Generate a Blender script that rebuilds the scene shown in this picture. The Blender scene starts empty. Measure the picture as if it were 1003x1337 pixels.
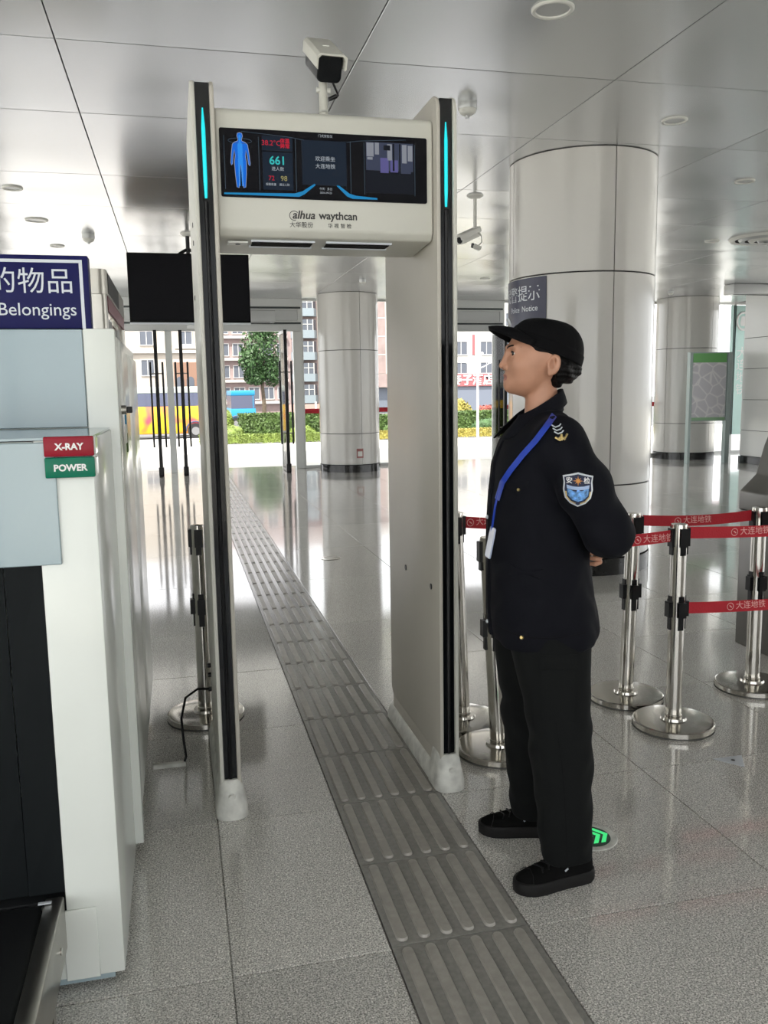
import bpy, bmesh, math, random
import numpy as np
from mathutils import Vector, Matrix
random.seed(7)
rng = np.random.default_rng(7)
SC = bpy.context.scene
COL = SC.collection
PI = math.pi
rad = math.radians

# ------------------------------------------------------------------ camera
def camera_axes(yaw, pitch, roll):
    cy, sy, cp, sp = math.cos(yaw), math.sin(yaw), math.cos(pitch), math.sin(pitch)
    fwd = Vector((sy * cp, cy * cp, -sp))
    right = Vector((cy, -sy, 0))
    down = fwd.cross(right)
    c, s = math.cos(roll), math.sin(roll)
    return c * right + s * down, -s * right + c * down, fwd
cd = bpy.data.cameras.new('camera')
cd.sensor_fit = 'HORIZONTAL'
cd.sensor_width = 36.0
cd.lens = 36.0 * 1120.5 / 1003.0
cd.clip_start = 0.05
cd.clip_end = 500
cam = bpy.data.objects.new('camera', cd)
COL.objects.link(cam)
_r, _d, _f = camera_axes(rad(13.394), rad(8.004), rad(0.893))
cam.matrix_world = Matrix(((_r.x, -_d.x, -_f.x, 0), (_r.y, -_d.y, -_f.y, 0), (_r.z, -_d.z, -_f.z, 1.45), (0, 0, 0, 1)))
SC.camera = cam

# ------------------------------------------------------------------ sky, sun, exposure
w = bpy.data.worlds.new('sky')
SC.world = w
w.use_nodes = True
bg = w.node_tree.nodes['Background']
bg.inputs['Color'].default_value = (0.98, 0.98, 1.0, 1)
bg.inputs['Strength'].default_value = 1.5
sd = bpy.data.lights.new('sun', 'SUN')
sd.energy = 5.0
sd.angle = rad(1.5)
sd.color = (1.0, 0.96, 0.88)
sun = bpy.data.objects.new('sun', sd)
COL.objects.link(sun)
sun.location = (-10, -10, 30)
sun.rotation_euler = Vector((0.35, 0.50, -1.0)).to_track_quat('-Z', 'Y').to_euler()
SC.view_settings.view_transform = 'Standard'
SC.view_settings.look = 'None'
SC.view_settings.exposure = 1.0
SC.view_settings.gamma = 1.0
SC.view_settings.use_curve_mapping = False
SC.cycles.use_denoising = True
SC.cycles.max_bounces = 10
SC.cycles.diffuse_bounces = 5
SC.cycles.glossy_bounces = 5
SC.cycles.transparent_max_bounces = 16
SC.cycles.sample_clamp_indirect = 6.0

# ------------------------------------------------------------------ helpers
class MB:
    """collects shapes, then links them as one mesh object"""
    def __init__(s):
        s.v, s.f = [], []
    def add(s, vs, fs):
        o = len(s.v)
        s.v += [tuple(p) for p in vs]
        s.f += [tuple(i + o for i in f) for f in fs]
        return s
    def box(s, x0, x1, y0, y1, z0, z1):
        return s.add([(x0, y0, z0), (x1, y0, z0), (x1, y1, z0), (x0, y1, z0), (x0, y0, z1), (x1, y0, z1), (x1, y1, z1), (x0, y1, z1)],
                     [(3, 2, 1, 0), (4, 5, 6, 7), (0, 1, 5, 4), (1, 2, 6, 5), (2, 3, 7, 6), (3, 0, 4, 7)])
    def cyl(s, p0, p1, r0, r1=None, n=20, caps=True):
        return s.tube([p0, p1], [r0, r0 if r1 is None else r1], n, caps)
    def tube(s, pts, r, n=10, caps=True):
        pts = [Vector(p) for p in pts]
        rs = r if isinstance(r, (list, tuple)) else [r] * len(pts)
        vs, fs = [], []
        up = None
        for i, p in enumerate(pts):
            t = (pts[min(i + 1, len(pts) - 1)] - pts[max(i - 1, 0)]).normalized()
            if up is None:
                a = Vector((0, 0, 1)) if abs(t.z) < 0.9 else Vector((1, 0, 0))
                up = (a - a.dot(t) * t).normalized()
            else:
                up = (up - up.dot(t) * t).normalized()
            b = t.cross(up)
            for k in range(n):
                a = 2 * PI * k / n
                vs.append(p + rs[i] * (math.cos(a) * up + math.sin(a) * b))
        for i in range(len(pts) - 1):
            for k in range(n):
                k2 = (k + 1) % n
                fs.append((i * n + k, i * n + k2, (i + 1) * n + k2, (i + 1) * n + k))
        if caps:
            fs.append(tuple(range(n - 1, -1, -1)))
            fs.append(tuple(range((len(pts) - 1) * n, len(pts) * n)))
        return s.add(vs, fs)
    def lathe(s, prof, c=(0, 0, 0), n=32, a0=0.0, a1=2 * PI):
        full = abs(a1 - a0 - 2 * PI) < 1e-6
        m = n if full else n + 1
        vs = []
        for r, z in prof:
            for k in range(m):
                a = a0 + (a1 - a0) * k / n
                vs.append((c[0] + r * math.cos(a), c[1] + r * math.sin(a), c[2] + z))
        fs = []
        for i in range(len(prof) - 1):
            for k in range(n):
                k2 = (k + 1) % m
                fs.append((i * m + k, i * m + k2, (i + 1) * m + k2, (i + 1) * m + k))
        return s.add(vs, fs)
    def prism(s, poly, axis, a, b):
        """poly: counter-clockwise list of (u, v); axis x: (u,v)=(y,z), y: (x,z), z: (x,y)"""
        def P(u, v, t):
            return {'x': (t, u, v), 'y': (u, t, v), 'z': (u, v, t)}[axis]
        n = len(poly)
        vs = [P(u, v, a) for u, v in poly] + [P(u, v, b) for u, v in poly]
        fs = [tuple(range(n - 1, -1, -1)), tuple(range(n, 2 * n))] + [(i, (i + 1) % n, n + (i + 1) % n, n + i) for i in range(n)]
        return s.add(vs, fs)
    def loft(s, rings, closed=True, caps=True):
        n = len(rings[0])
        vs = [p for r in rings for p in r]
        fs = []
        for i in range(len(rings) - 1):
            for k in range(n if closed else n - 1):
                k2 = (k + 1) % n
                fs.append((i * n + k, i * n + k2, (i + 1) * n + k2, (i + 1) * n + k))
        if caps:
            fs.append(tuple(range(n - 1, -1, -1)))
            fs.append(tuple(range((len(rings) - 1) * n, len(rings) * n)))
        return s.add(vs, fs)
    def mesh(s, name, bevel=0.0, seg=2, fix=True):
        me = bpy.data.meshes.new(name)
        me.from_pydata(s.v, [], s.f)
        if fix or bevel:
            bm = bmesh.new()
            bm.from_mesh(me)
            if fix:
                bmesh.ops.recalc_face_normals(bm, faces=bm.faces)
            if bevel:
                es = [e for e in bm.edges if len(e.link_faces) == 2 and e.calc_face_angle(0) > 0.5]
                bmesh.ops.bevel(bm, geom=es, offset=bevel, segments=seg, profile=0.5, affect='EDGES', clamp_overlap=True)
            bm.to_mesh(me)
            bm.free()
        return me
    def build(s, name, mat, parent=None, bevel=0.0, seg=2, smooth=False, fix=True):
        return link(name, s.mesh(name, bevel, seg, fix), mat, parent, smooth or bevel > 0)

def link(name, me, mat, parent=None, smooth=False):
    if mat is not None and not me.materials:
        me.materials.append(mat)
    if smooth:
        me.polygons.foreach_set('use_smooth', [True] * len(me.polygons))
        me.set_sharp_from_angle(angle=rad(38))
    o = bpy.data.objects.new(name, me)
    COL.objects.link(o)
    if parent is not None:
        o.parent = parent
    return o

def box(name, mat, parent, x0, x1, y0, y1, z0, z1, bevel=0.0, seg=2):
    return MB().box(x0, x1, y0, y1, z0, z1).build(name, mat, parent, bevel, seg)

def share(name, src, parent=None, loc=(0, 0, 0), rz=0.0, scale=(1, 1, 1)):
    o = bpy.data.objects.new(name, src.data if hasattr(src, 'data') else src)
    COL.objects.link(o)
    o.location = loc
    o.rotation_euler = (0, 0, rz)
    o.scale = scale
    o.parent = parent
    return o

def tag(o, label=None, cat=None, group=None, kind=None):
    if label: o['label'] = label
    if cat: o['category'] = cat
    if group: o['group'] = group
    if kind: o['kind'] = kind
    return o

def thing(name, label, cat, loc=(0, 0, 0), rz=0.0, group=None):
    o = bpy.data.objects.new(name, None)
    o.empty_display_size = 0.1
    COL.objects.link(o)
    o.location = loc
    o.rotation_euler = (0, 0, rz)
    return tag(o, label, cat, group)

def struct(o):
    o['kind'] = 'structure'
    return o

def struct_empty(name, loc=(0, 0, 0)):
    o = bpy.data.objects.new(name, None)
    COL.objects.link(o)
    o.location = loc
    return struct(o)

def rrect(x0, x1, y0, y1, r, n=5):
    pts = []
    for cx, cy, a in ((x1 - r, y1 - r, 0), (x0 + r, y1 - r, 90), (x0 + r, y0 + r, 180), (x1 - r, y0 + r, 270)):
        for k in range(n + 1):
            t = rad(a + 90 * k / n)
            pts.append((cx + r * math.cos(t), cy + r * math.sin(t)))
    return pts

FRONT = Matrix.Rotation(PI / 2, 4, 'X')       # a text lying in XY turned to face -Y
def text_mesh(body, size, align='CENTER', extrude=0.0006, bold=0.0, shear=0.0, spacing=1.0):
    cu = bpy.data.curves.new('lettering', 'FONT')
    cu.body = body
    cu.size = size
    cu.align_x = align
    cu.align_y = 'CENTER'
    cu.extrude = extrude
    cu.offset = bold
    cu.shear = shear
    cu.space_character = spacing
    cu.resolution_u = 3
    ob = bpy.data.objects.new('lettering', cu)
    COL.objects.link(ob)
    dg = bpy.context.evaluated_depsgraph_get()
    me = bpy.data.meshes.new_from_object(ob.evaluated_get(dg))
    bpy.data.objects.remove(ob)
    bpy.data.curves.remove(cu)
    me.name = 'lettering'
    me.materials.clear()
    return me
def text(body, size, mat, parent, loc, M=FRONT, name='lettering', **kw):
    me = text_mesh(body, size, **kw)
    me.transform(Matrix.Translation(loc) @ M)
    return link(name, me, mat, parent)

# ------------------------------------------------------------------ materials
def mat(name, col, rough=0.5, metal=0.0, spec=0.5, coat=0.0, emit=None, es=0.0, noise=None, bump=None, sheen=0.0, rnd=0.0, aniso=0.0):
    """noise=(scale, amount): slight mottling of the colour; bump=(scale, strength); rnd: per-object value shift"""
    m = bpy.data.materials.new(name)
    m.use_nodes = True
    nt = m.node_tree
    b = nt.nodes['Principled BSDF']
    b.inputs['Base Color'].default_value = (*col, 1)
    b.inputs['Roughness'].default_value = rough
    b.inputs['Metallic'].default_value = metal
    b.inputs['Specular IOR Level'].default_value = spec
    b.inputs['Coat Weight'].default_value = coat
    b.inputs['Coat Roughness'].default_value = 0.05
    b.inputs['Sheen Weight'].default_value = sheen
    b.inputs['Anisotropic'].default_value = aniso
    if emit:
        b.inputs['Emission Color'].default_value = (*emit, 1)
        b.inputs['Emission Strength'].default_value = es
    tc = None
    if noise or bump:
        tc = nt.nodes.new('ShaderNodeTexCoord')
    out = None
    if noise:
        n = nt.nodes.new('ShaderNodeTexNoise')
        n.inputs['Scale'].default_value = noise[0]
        n.inputs['Detail'].default_value = 6
        nt.links.new(tc.outputs['Object'], n.inputs['Vector'])
        r = nt.nodes.new('ShaderNodeValToRGB')
        a = noise[1]
        r.color_ramp.elements[0].position = 0.3
        r.color_ramp.elements[1].position = 0.7
        r.color_ramp.elements[0].color = (*[max(c * (1 - a), 0) for c in col], 1)
        r.color_ramp.elements[1].color = (*[min(c * (1 + a), 1) for c in col], 1)
        nt.links.new(n.outputs['Fac'], r.inputs['Fac'])
        nt.links.new(r.outputs['Color'], b.inputs['Base Color'])
        out = r.outputs['Color']
    if rnd:
        oi = nt.nodes.new('ShaderNodeObjectInfo')
        mr = nt.nodes.new('ShaderNodeMapRange')
        mr.inputs['To Min'].default_value = 1 - rnd
        mr.inputs['To Max'].default_value = 1 + rnd
        nt.links.new(oi.outputs['Random'], mr.inputs['Value'])
        hs = nt.nodes.new('ShaderNodeHueSaturation')
        hs.inputs['Color'].default_value = (*col, 1)
        if out: nt.links.new(out, hs.inputs['Color'])
        nt.links.new(mr.outputs['Result'], hs.inputs['Value'])
        nt.links.new(hs.outputs['Color'], b.inputs['Base Color'])
    if bump:
        n2 = nt.nodes.new('ShaderNodeTexNoise')
        n2.inputs['Scale'].default_value = bump[0]
        n2.inputs['Detail'].default_value = 4
        nt.links.new(tc.outputs['Object'], n2.inputs['Vector'])
        bp = nt.nodes.new('ShaderNodeBump')
        bp.inputs['Strength'].default_value = bump[1]
        bp.inputs['Distance'].default_value = bump[2] if len(bump) > 2 else 0.01
        nt.links.new(n2.outputs['Fac'], bp.inputs['Height'])
        nt.links.new(bp.outputs['Normal'], b.inputs['Normal'])
    return m

def glass_mat(name, tint, refl=0.08):
    m = bpy.data.materials.new(name)
    m.use_nodes = True
    nt = m.node_tree
    nt.nodes.remove(nt.nodes['Principled BSDF'])
    tr = nt.nodes.new('ShaderNodeBsdfTransparent')
    tr.inputs['Color'].default_value = (*tint, 1)
    gl = nt.nodes.new('ShaderNodeBsdfGlossy')
    gl.inputs['Roughness'].default_value = 0.01
    fr = nt.nodes.new('ShaderNodeFresnel')
    fr.inputs['IOR'].default_value = 1.12
    mx = nt.nodes.new('ShaderNodeMixShader')
    nt.links.new(fr.outputs['Fac'], mx.inputs['Fac'])
    nt.links.new(tr.outputs[0], mx.inputs[1])
    nt.links.new(gl.outputs[0], mx.inputs[2])
    nt.links.new(mx.outputs[0], nt.nodes['Material Output'].inputs['Surface'])
    return m

def granite():
    m = mat('granite', (0.4, 0.4, 0.39), rough=0.12, spec=0.9, coat=0.35)
    nt = m.node_tree
    b = nt.nodes['Principled BSDF']
    g = nt.nodes.new('ShaderNodeNewGeometry')
    n1 = nt.nodes.new('ShaderNodeTexNoise'); n1.inputs['Scale'].default_value = 230; n1.inputs['Detail'].default_value = 3
    n2 = nt.nodes.new('ShaderNodeTexVoronoi'); n2.inputs['Scale'].default_value = 300
    n3 = nt.nodes.new('ShaderNodeTexNoise'); n3.inputs['Scale'].default_value = 1.3
    for n in (n1, n2, n3): nt.links.new(g.outputs['Position'], n.inputs['Vector'])
    r = nt.nodes.new('ShaderNodeValToRGB')
    e = r.color_ramp.elements
    e[0].position = 0.36; e[0].color = (0.27, 0.262, 0.247, 1)
    e[1].position = 0.66; e[1].color = (0.92, 0.895, 0.845, 1)
    mid = r.color_ramp.elements.new(0.5); mid.color = (0.60, 0.582, 0.545, 1)
    nt.links.new(n1.outputs['Fac'], r.inputs['Fac'])
    r2 = nt.nodes.new('ShaderNodeValToRGB')
    r2.color_ramp.interpolation = 'LINEAR'
    r2.color_ramp.elements[0].position = 0.0; r2.color_ramp.elements[0].color = (0.55, 0.55, 0.55, 1)
    r2.color_ramp.elements[1].position = 1.0; r2.color_ramp.elements[1].color = (1.3, 1.3, 1.3, 1)
    nt.links.new(n2.outputs['Color'], r2.inputs['Fac'])
    mu = nt.nodes.new('ShaderNodeMix'); mu.data_type = 'RGBA'; mu.blend_type = 'MULTIPLY'; mu.inputs[0].default_value = 1.0
    nt.links.new(r.outputs['Color'], mu.inputs[6]); nt.links.new(r2.outputs['Color'], mu.inputs[7])
    oi = nt.nodes.new('ShaderNodeObjectInfo')
    mr = nt.nodes.new('ShaderNodeMapRange'); mr.inputs['To Min'].default_value = 0.9; mr.inputs['To Max'].default_value = 1.08
    nt.links.new(oi.outputs['Random'], mr.inputs['Value'])
    hs = nt.nodes.new('ShaderNodeHueSaturation')
    nt.links.new(mu.outputs[2], hs.inputs['Color']); nt.links.new(mr.outputs['Result'], hs.inputs['Value'])
    nt.links.new(hs.outputs['Color'], b.inputs['Base Color'])
    mr2 = nt.nodes.new('ShaderNodeMapRange'); mr2.inputs['To Min'].default_value = 0.05; mr2.inputs['To Max'].default_value = 0.13
    nt.links.new(n3.outputs['Fac'], mr2.inputs['Value']); nt.links.new(mr2.outputs['Result'], b.inputs['Roughness'])
    return m

M = {}
M['granite'] = granite()
M['joint'] = mat('tile_joint', (0.07, 0.07, 0.065), 0.8)
M['tactile'] = mat('tactile_ceramic', (0.25, 0.242, 0.225), 0.18, noise=(60, 0.12), rnd=0.05)
M['rib'] = mat('tactile_rib', (0.33, 0.312, 0.28), 0.3, noise=(40, 0.12))
M['panel'] = mat('ceiling_aluminium', (0.62, 0.63, 0.64), 0.24, metal=0.8, aniso=0.4, rnd=0.05, bump=(1.2, 0.04, 0.02))
M['dark_gap'] = mat('dark_gap', (0.05, 0.05, 0.05), 0.8)
M['enamel'] = mat('white_enamel', (0.60, 0.585, 0.555), 0.16, spec=0.5, coat=0.3, bump=(2.0, 0.02, 0.02))
M['wallpanel'] = mat('white_wall_panel', (0.78, 0.78, 0.76), 0.22)
M['black_stone'] = mat('black_stone', (0.012, 0.012, 0.012), 0.12, noise=(50, 0.4))
M['alu'] = mat('grey_aluminium', (0.5, 0.51, 0.51), 0.35, metal=0.5)
M['paleframe'] = mat('pale_frame', (0.62, 0.63, 0.62), 0.35, metal=0.3)
M['darkframe'] = mat('dark_frame', (0.06, 0.07, 0.07), 0.35, metal=0.4)
M['black'] = mat('black_plastic', (0.007, 0.007, 0.008), 0.35, spec=0.3)
M['gloss_black'] = mat('gloss_black', (0.005, 0.006, 0.007), 0.12, spec=0.18)
M['screen_black'] = mat('screen_black', (0.004, 0.004, 0.006), 0.3, spec=0.06)
M['matte_black'] = mat('matte_black', (0.004, 0.004, 0.004), 0.7, spec=0.1)
M['glass'] = glass_mat('clear_glass', (0.965, 0.975, 0.968))
M['plaster'] = mat('white_plaster', (0.72, 0.72, 0.71), 0.6, noise=(3, 0.04))
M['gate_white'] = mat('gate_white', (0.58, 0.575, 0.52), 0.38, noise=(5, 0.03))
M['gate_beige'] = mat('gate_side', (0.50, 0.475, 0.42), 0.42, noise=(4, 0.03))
M['scuff'] = mat('scuffed_white', (0.62, 0.62, 0.58), 0.5, noise=(22, 0.22))
M['xray_white'] = mat('xray_white', (0.76, 0.79, 0.75), 0.22, coat=0.25, noise=(4, 0.02))
M['xray_grey'] = mat('blue_grey_acrylic', (0.33, 0.42, 0.46), 0.14, coat=0.3)
M['steel'] = mat('brushed_steel', (0.40, 0.385, 0.35), 0.28, metal=1.0, noise=(8, 0.06), aniso=0.5)
M['mirror_steel'] = mat('polished_steel', (0.52, 0.50, 0.46), 0.13, metal=1.0)
M['curtain'] = mat('lead_curtain', (0.005, 0.007, 0.008), 0.6, spec=0.15, bump=(9, 0.1))
M['rubber'] = mat('belt_rubber', (0.008, 0.009, 0.010), 0.6, spec=0.2)
M['navy'] = mat('navy_sign', (0.008, 0.009, 0.085), 0.4, spec=0.15)
M['silver'] = mat('silver_print', (0.55, 0.58, 0.62), 0.35, metal=0.2)
M['red_lens'] = mat('red_lens', (0.27, 0.006, 0.02), 0.25, spec=0.2)
M['green_lens'] = mat('green_lens', (0.0, 0.15, 0.085), 0.25, spec=0.2)
M['clear_plastic'] = mat('clear_plastic', (0.75, 0.78, 0.74), 0.1)
M['white_print'] = mat('white_print', (0.8, 0.8, 0.8), 0.5)
M['ink'] = mat('ink_print', (0.03, 0.03, 0.03), 0.5)
M['belt_red'] = mat('red_belt', (0.42, 0.006, 0.018), 0.6, bump=(150, 0.2))
M['belt_print'] = mat('pink_print', (0.75, 0.42, 0.40), 0.6)
M['skin'] = mat('skin', (0.44, 0.222, 0.14), 0.5, noise=(25, 0.06))
M['lips'] = mat('lips', (0.33, 0.135, 0.10), 0.55)
M['hair'] = mat('black_hair', (0.004, 0.0035, 0.0035), 0.55, spec=0.15, bump=(90, 0.4))
M['jacket'] = mat('navy_jacket_cloth', (0.0032, 0.0036, 0.0065), 0.8, spec=0.15, sheen=0.01, bump=(320, 0.25, 0.002))
M['trousers'] = mat('black_trouser_cloth', (0.0048, 0.0056, 0.0056), 0.85, spec=0.15, sheen=0.015, bump=(320, 0.25, 0.002))
M['cap'] = mat('black_cap_cloth', (0.0028, 0.0028, 0.0034), 0.85, spec=0.12, sheen=0.01, bump=(320, 0.25, 0.002))
M['lanyard'] = mat('blue_ribbon', (0.012, 0.05, 0.42), 0.45)
M['canvas'] = mat('black_canvas', (0.004, 0.004, 0.004), 0.9, spec=0.1, bump=(300, 0.3, 0.002))
M['sole'] = mat('black_rubber_sole', (0.012, 0.0115, 0.0115), 0.6, spec=0.2)
M['brass'] = mat('brass', (0.55, 0.42, 0.18), 0.35, metal=0.9)
M['cyan_led'] = mat('cyan_led', (0.0, 0.3, 0.35), 0.4, emit=(0.01, 0.60, 0.66), es=0.55)
M['white_dev'] = mat('white_device', (0.68, 0.68, 0.64), 0.4)
def emis(name, col, s=1.0):
    return mat(name, (0.0, 0.0, 0.0), 0.4, spec=0.06, emit=col, es=s * 0.42)
# ================================================================== the hall
H = 3.2
# floor: slab + granite tiles laid with open joints
floor = struct(box('floor', M['granite'], None, -6.2, 12.6, -3.3, 16.9, -0.30, -0.012))
xs = [0.07 - 0.8 * k for k in range(7, 0, -1)] + [0.07, 0.482, 0.868] + [0.868 + 0.8 * k for k in range(1, 15)]
ys = [-1.19 + 0.8 * k for k in range(9)]
while ys[-1] < 16.2: ys.append(ys[-1] + 1.325)
tile_cache = {}
def tile_mesh(wx, wy, t=0.0115):
    k = (round(wx, 3), round(wy, 3))
    if k not in tile_cache:
        g = 0.002
        b = 0.0012
        mb = MB()
        x0, x1, y0, y1 = g, wx - g, g, wy - g
        mb.add([(x0, y0, -t), (x1, y0, -t), (x1, y1, -t), (x0, y1, -t),
                (x0, y0, -b), (x1, y0, -b), (x1, y1, -b), (x0, y1, -b),
                (x0 + b, y0 + b, 0), (x1 - b, y0 + b, 0), (x1 - b, y1 - b, 0), (x0 + b, y1 - b, 0)],
               [(0, 1, 5, 4), (1, 2, 6, 5), (2, 3, 7, 6), (3, 0, 4, 7), (4, 5, 9, 8), (5, 6, 10, 9), (6, 7, 11, 10), (7, 4, 8, 11), (8, 9, 10, 11)])
        me = mb.mesh('floor_tile', fix=False)
        me.materials.append(M['granite'])
        tile_cache[k] = me
    return tile_cache[k]
n_tiles = 0
rest = MB()
for j in range(len(ys) - 1):
    for i in range(len(xs) - 1):
        if i == 8 and ys[j] >= -0.4: continue              # the tactile strip lies here
        x0, x1, y0, y1 = xs[i], xs[i + 1], ys[j], ys[j + 1]
        if x1 < -0.19 * y1 - 1.0 or x0 > 0.77 * y1 + 0.7 or y1 < 1.0 or x1 > 13:
            rest.box(x0 + .002, x1 - .002, y0 + .002, y1 - .002, -0.0118, 0.0)
            continue
        share('floor_tile', tile_mesh(x1 - x0, y1 - y0), floor, (x0, y0, 0))
        n_tiles += 1
tag(rest.build('floor_tiles_beyond', M['granite'], floor, fix=False), kind='stuff')

# tactile guiding strip
path = thing('tactile_paving', 'grey ribbed tactile guiding strip running through the detector gate to the doors', 'tactile paving', (0.675, 0.8, 0))
PX0, PX1, PL = -0.1905, 0.1905, 0.4065
tm = MB().box(PX0, PX1, 0.0015, PL - 0.0015, -0.0118, 0.0015).mesh('tactile_tile', 0.001, 1)
tm.materials.append(M['tactile'])
def stadium(cx, y0, y1, r, z0, z1, slope=0.0035, n=6):
    mb = MB()
    rings = []
    for z, s in ((z0, 0.0), (z0 + (z1 - z0) * 0.55, 0.001), (z1, slope)):
        ring = []
        for k in range(n + 1):
            a = PI * k / n
            ring.append((cx + (r - s) * math.cos(a), y1 - r + (r - s) * math.sin(a), z))
        for k in range(n + 1):
            a = PI + PI * k / n
            ring.append((cx + (r - s) * math.cos(a), y0 + r + (r - s) * math.sin(a), z))
        rings.append(ring)
    return mb.loft(rings).mesh('rib')
ribm = stadium(0, 0.014, PL - 0.014, 0.0165, 0.001, 0.0085)
ribm.materials.append(M['rib'])
ribm.polygons.foreach_set('use_smooth', [True] * len(ribm.polygons)); ribm.set_sharp_from_angle(angle=rad(50))
for k in range(36):
    t = share('tactile_tile', tm, path, (0, k * PL, 0))
    for q in range(6):
        share('rib', ribm, t, (PX0 + 0.035 + q * 0.0622, 0, 0))

# ceiling: dark plenum, aluminium panels hung with open joints
ceiling = struct(box('ceiling', M['dark_gap'], None, -6.2, 12.6, -3.3, 16.9, H + 0.03, H + 0.35))
struct(box('roof_slab', M['plaster'], None, -6.4, 12.8, -3.5, 18.6, H + 0.36, H + 2.6))
cx = [-0.5 + 1.52 * k for k in range(-3, 9)]
cyy = [4.77 - 1.17 - 1.53 * 2 - 1.17, 4.77 - 1.17 - 1.53 * 2, 4.77 - 1.53 - 1.17, 4.77 - 1.53, 4.77, 5.93, 7.5, 8.7, 10.19, 11.37, 12.9, 14.07, 15.6, 16.75]
pan_cache = {}
for j in range(len(cyy) - 1):
    for i in range(len(cx) - 1):
        k = (round(cx[i + 1] - cx[i], 3), round(cyy[j + 1] - cyy[j], 3))
        if k not in pan_cache:
            me = MB().box(0.003, k[0] - 0.003, 0.003, k[1] - 0.003, 0, 0.028).mesh('ceiling_panel', 0.002, 1)
            me.materials.append(M['panel'])
            pan_cache[k] = me
        share('ceiling_panel', pan_cache[k], ceiling, (cx[i], cyy[j], H))
tag(MB().box(cx[0], cx[-1], -3.3, cyy[0] - .006, H, H + .028).build('ceiling_panels_beyond', M['panel'], ceiling), kind='stuff')

# clad columns
def column(label, c, r, a_seam, z1, z2, n_per=4):
    t = thing('column', label, 'column', (c[0], c[1], 0))
    MB().lathe([(r - 0.02, 0.0), (r - 0.02, H)], n=48).build('core', M['dark_gap'], t, smooth=True)
    bm_ = MB().lathe([(r - 0.018, 0.0), (r + 0.006, 0.0), (r + 0.006, 0.13), (r - 0.018, 0.135)], n=64)
    bm_.build('base_ring', M['black_stone'], t, smooth=True)
    for za, zb in ((0.137, z1), (z1, z2), (z2, H)):
        for q in range(n_per):
            a0 = rad(a_seam + 360 / n_per * q) + 0.004 / r
            a1 = rad(a_seam + 360 / n_per * (q + 1)) - 0.004 / r
            g = 0.005
            mb = MB().lathe([(r - 0.019, za + g), (r - 0.002, za + g), (r, za + g + 0.002), (r, zb - g - 0.002), (r - 0.002, zb - g), (r - 0.019, zb - g)], n=20, a0=a0, a1=a1)
            m_ = 20 + 1
            # close the two vertical ends
            mb.f.append(tuple(i * m_ for i in range(6)))
            mb.f.append(tuple(i * m_ + 20 for i in range(5, -1, -1)))
            mb.build('cladding_panel', M['enamel'], t, smooth=True)
    return t
big_col = column('wide white clad column right behind the guard', (3.226, 6.555), 0.576, -91.5, 0.705, 2.31)
far_col = column('white clad column at the glass front seen through the detector gate', (3.12, 15.76), 0.556, -78, 0.70, 2.19)
right_col = column('pale clad column behind the green framed poster stand', (10.13, 15.8), 0.6, -70, 0.72, 2.2)

# ------------------------------------------------------------------ glass front at y = 16.5
FY = 16.5
def window(n, x0, x1, z0, z1, strip=False, frame=0.035, band=None):
    wdw = struct_empty('window_%d' % n, ((x0 + x1) / 2, FY, z0))
    hw, hz = (x1 - x0) / 2, z1 - z0
    for a, b, c_, d in ((-hw, -hw + frame, 0, hz), (hw - frame, hw, 0, hz)):
        box('window_frame', M['paleframe'], wdw, a, b, -0.04, 0.04, c_, d, 0.003, 1)
    for a, b in ((0, frame + 0.02), (hz - frame, hz)):
        box('window_frame', M['paleframe'], wdw, -hw + frame, hw - frame, -0.04, 0.04, a, b, 0.003, 1)
    box('pane', M['glass'], wdw, -hw + frame, hw - frame, -0.006, 0.006, frame + 0.02, hz - frame)
    if strip:
        s_ = box('warning_strip', M['belt_red'], wdw, -hw + frame, hw - frame, -0.0085, -0.0065, 1.05, 1.14)
        tag(s_, 'red warning strip stuck across the pane')
    return wdw
window(1, -6.1, -5.2, 0, H, True)
window(2, -5.2, -2.9, 0, H, True)
window(3, 2.36, 4.22, 0, H, True)
window(4, 4.3, 4.9, 0, H, True)
window(5, 6.42, 8.2, 0, H, True)
window(6, 8.2, 9.9, 0, H, True)
window(7, 9.9, 11.7, 0, H, True)
window(8, 11.7, 12.5, 0, H, True)
# door heads
def door_head(n, x0, x1, zb=2.6, louver=True):
    t = struct_empty('trim_%d' % n, ((x0 + x1) / 2, FY, zb))
    hw = (x1 - x0) / 2
    box('lintel', M['alu'], t, -hw, hw, -0.06, 0.06, 0, 0.13, 0.004, 1)
    box('shadow_gap', M['darkframe'], t, -hw, hw, -0.05, 0.05, 0.131, 0.165)
    if louver:
        box('head_panel', M['alu'], t, -hw + 0.06, hw - 0.06, -0.03, 0.03, 0.19, 0.39, 0.004, 1)
        for a, b, c_, d in ((-hw, hw, 0.166, 0.188), (-hw, hw, 0.392, 0.414), (-hw, -hw + 0.058, 0.189, 0.391), (hw - 0.058, hw, 0.189, 0.391)):
            box('panel_frame', M['paleframe'], t, a, b, -0.045, 0.045, c_, d)
        box('shadow_gap', M['darkframe'], t, -hw, hw, -0.05, 0.05, 0.416, 0.45)
    box('soffit', M['paleframe'], t, -hw, hw, -0.06, 0.06, 0.452 if louver else 0.166, H - zb - 0.002)
door_head(1, -2.9, -0.12)
door_head(2, -0.12 + 0.0, 2.36)
door_head(3, 4.9, 6.42)
# jambs and the mullion between the door pairs
for k, (a, b) in enumerate(((-2.95, -2.90), (-0.15, -0.03), (2.20, 2.355), (4.22, 4.298), (4.86, 4.93), (6.36, 6.418))):
    struct(box('trim_%d' % (4 + k), M['paleframe'], None, a, b, FY - 0.07, FY + 0.07, 0.0, 2.598, 0.004, 1))
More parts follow.
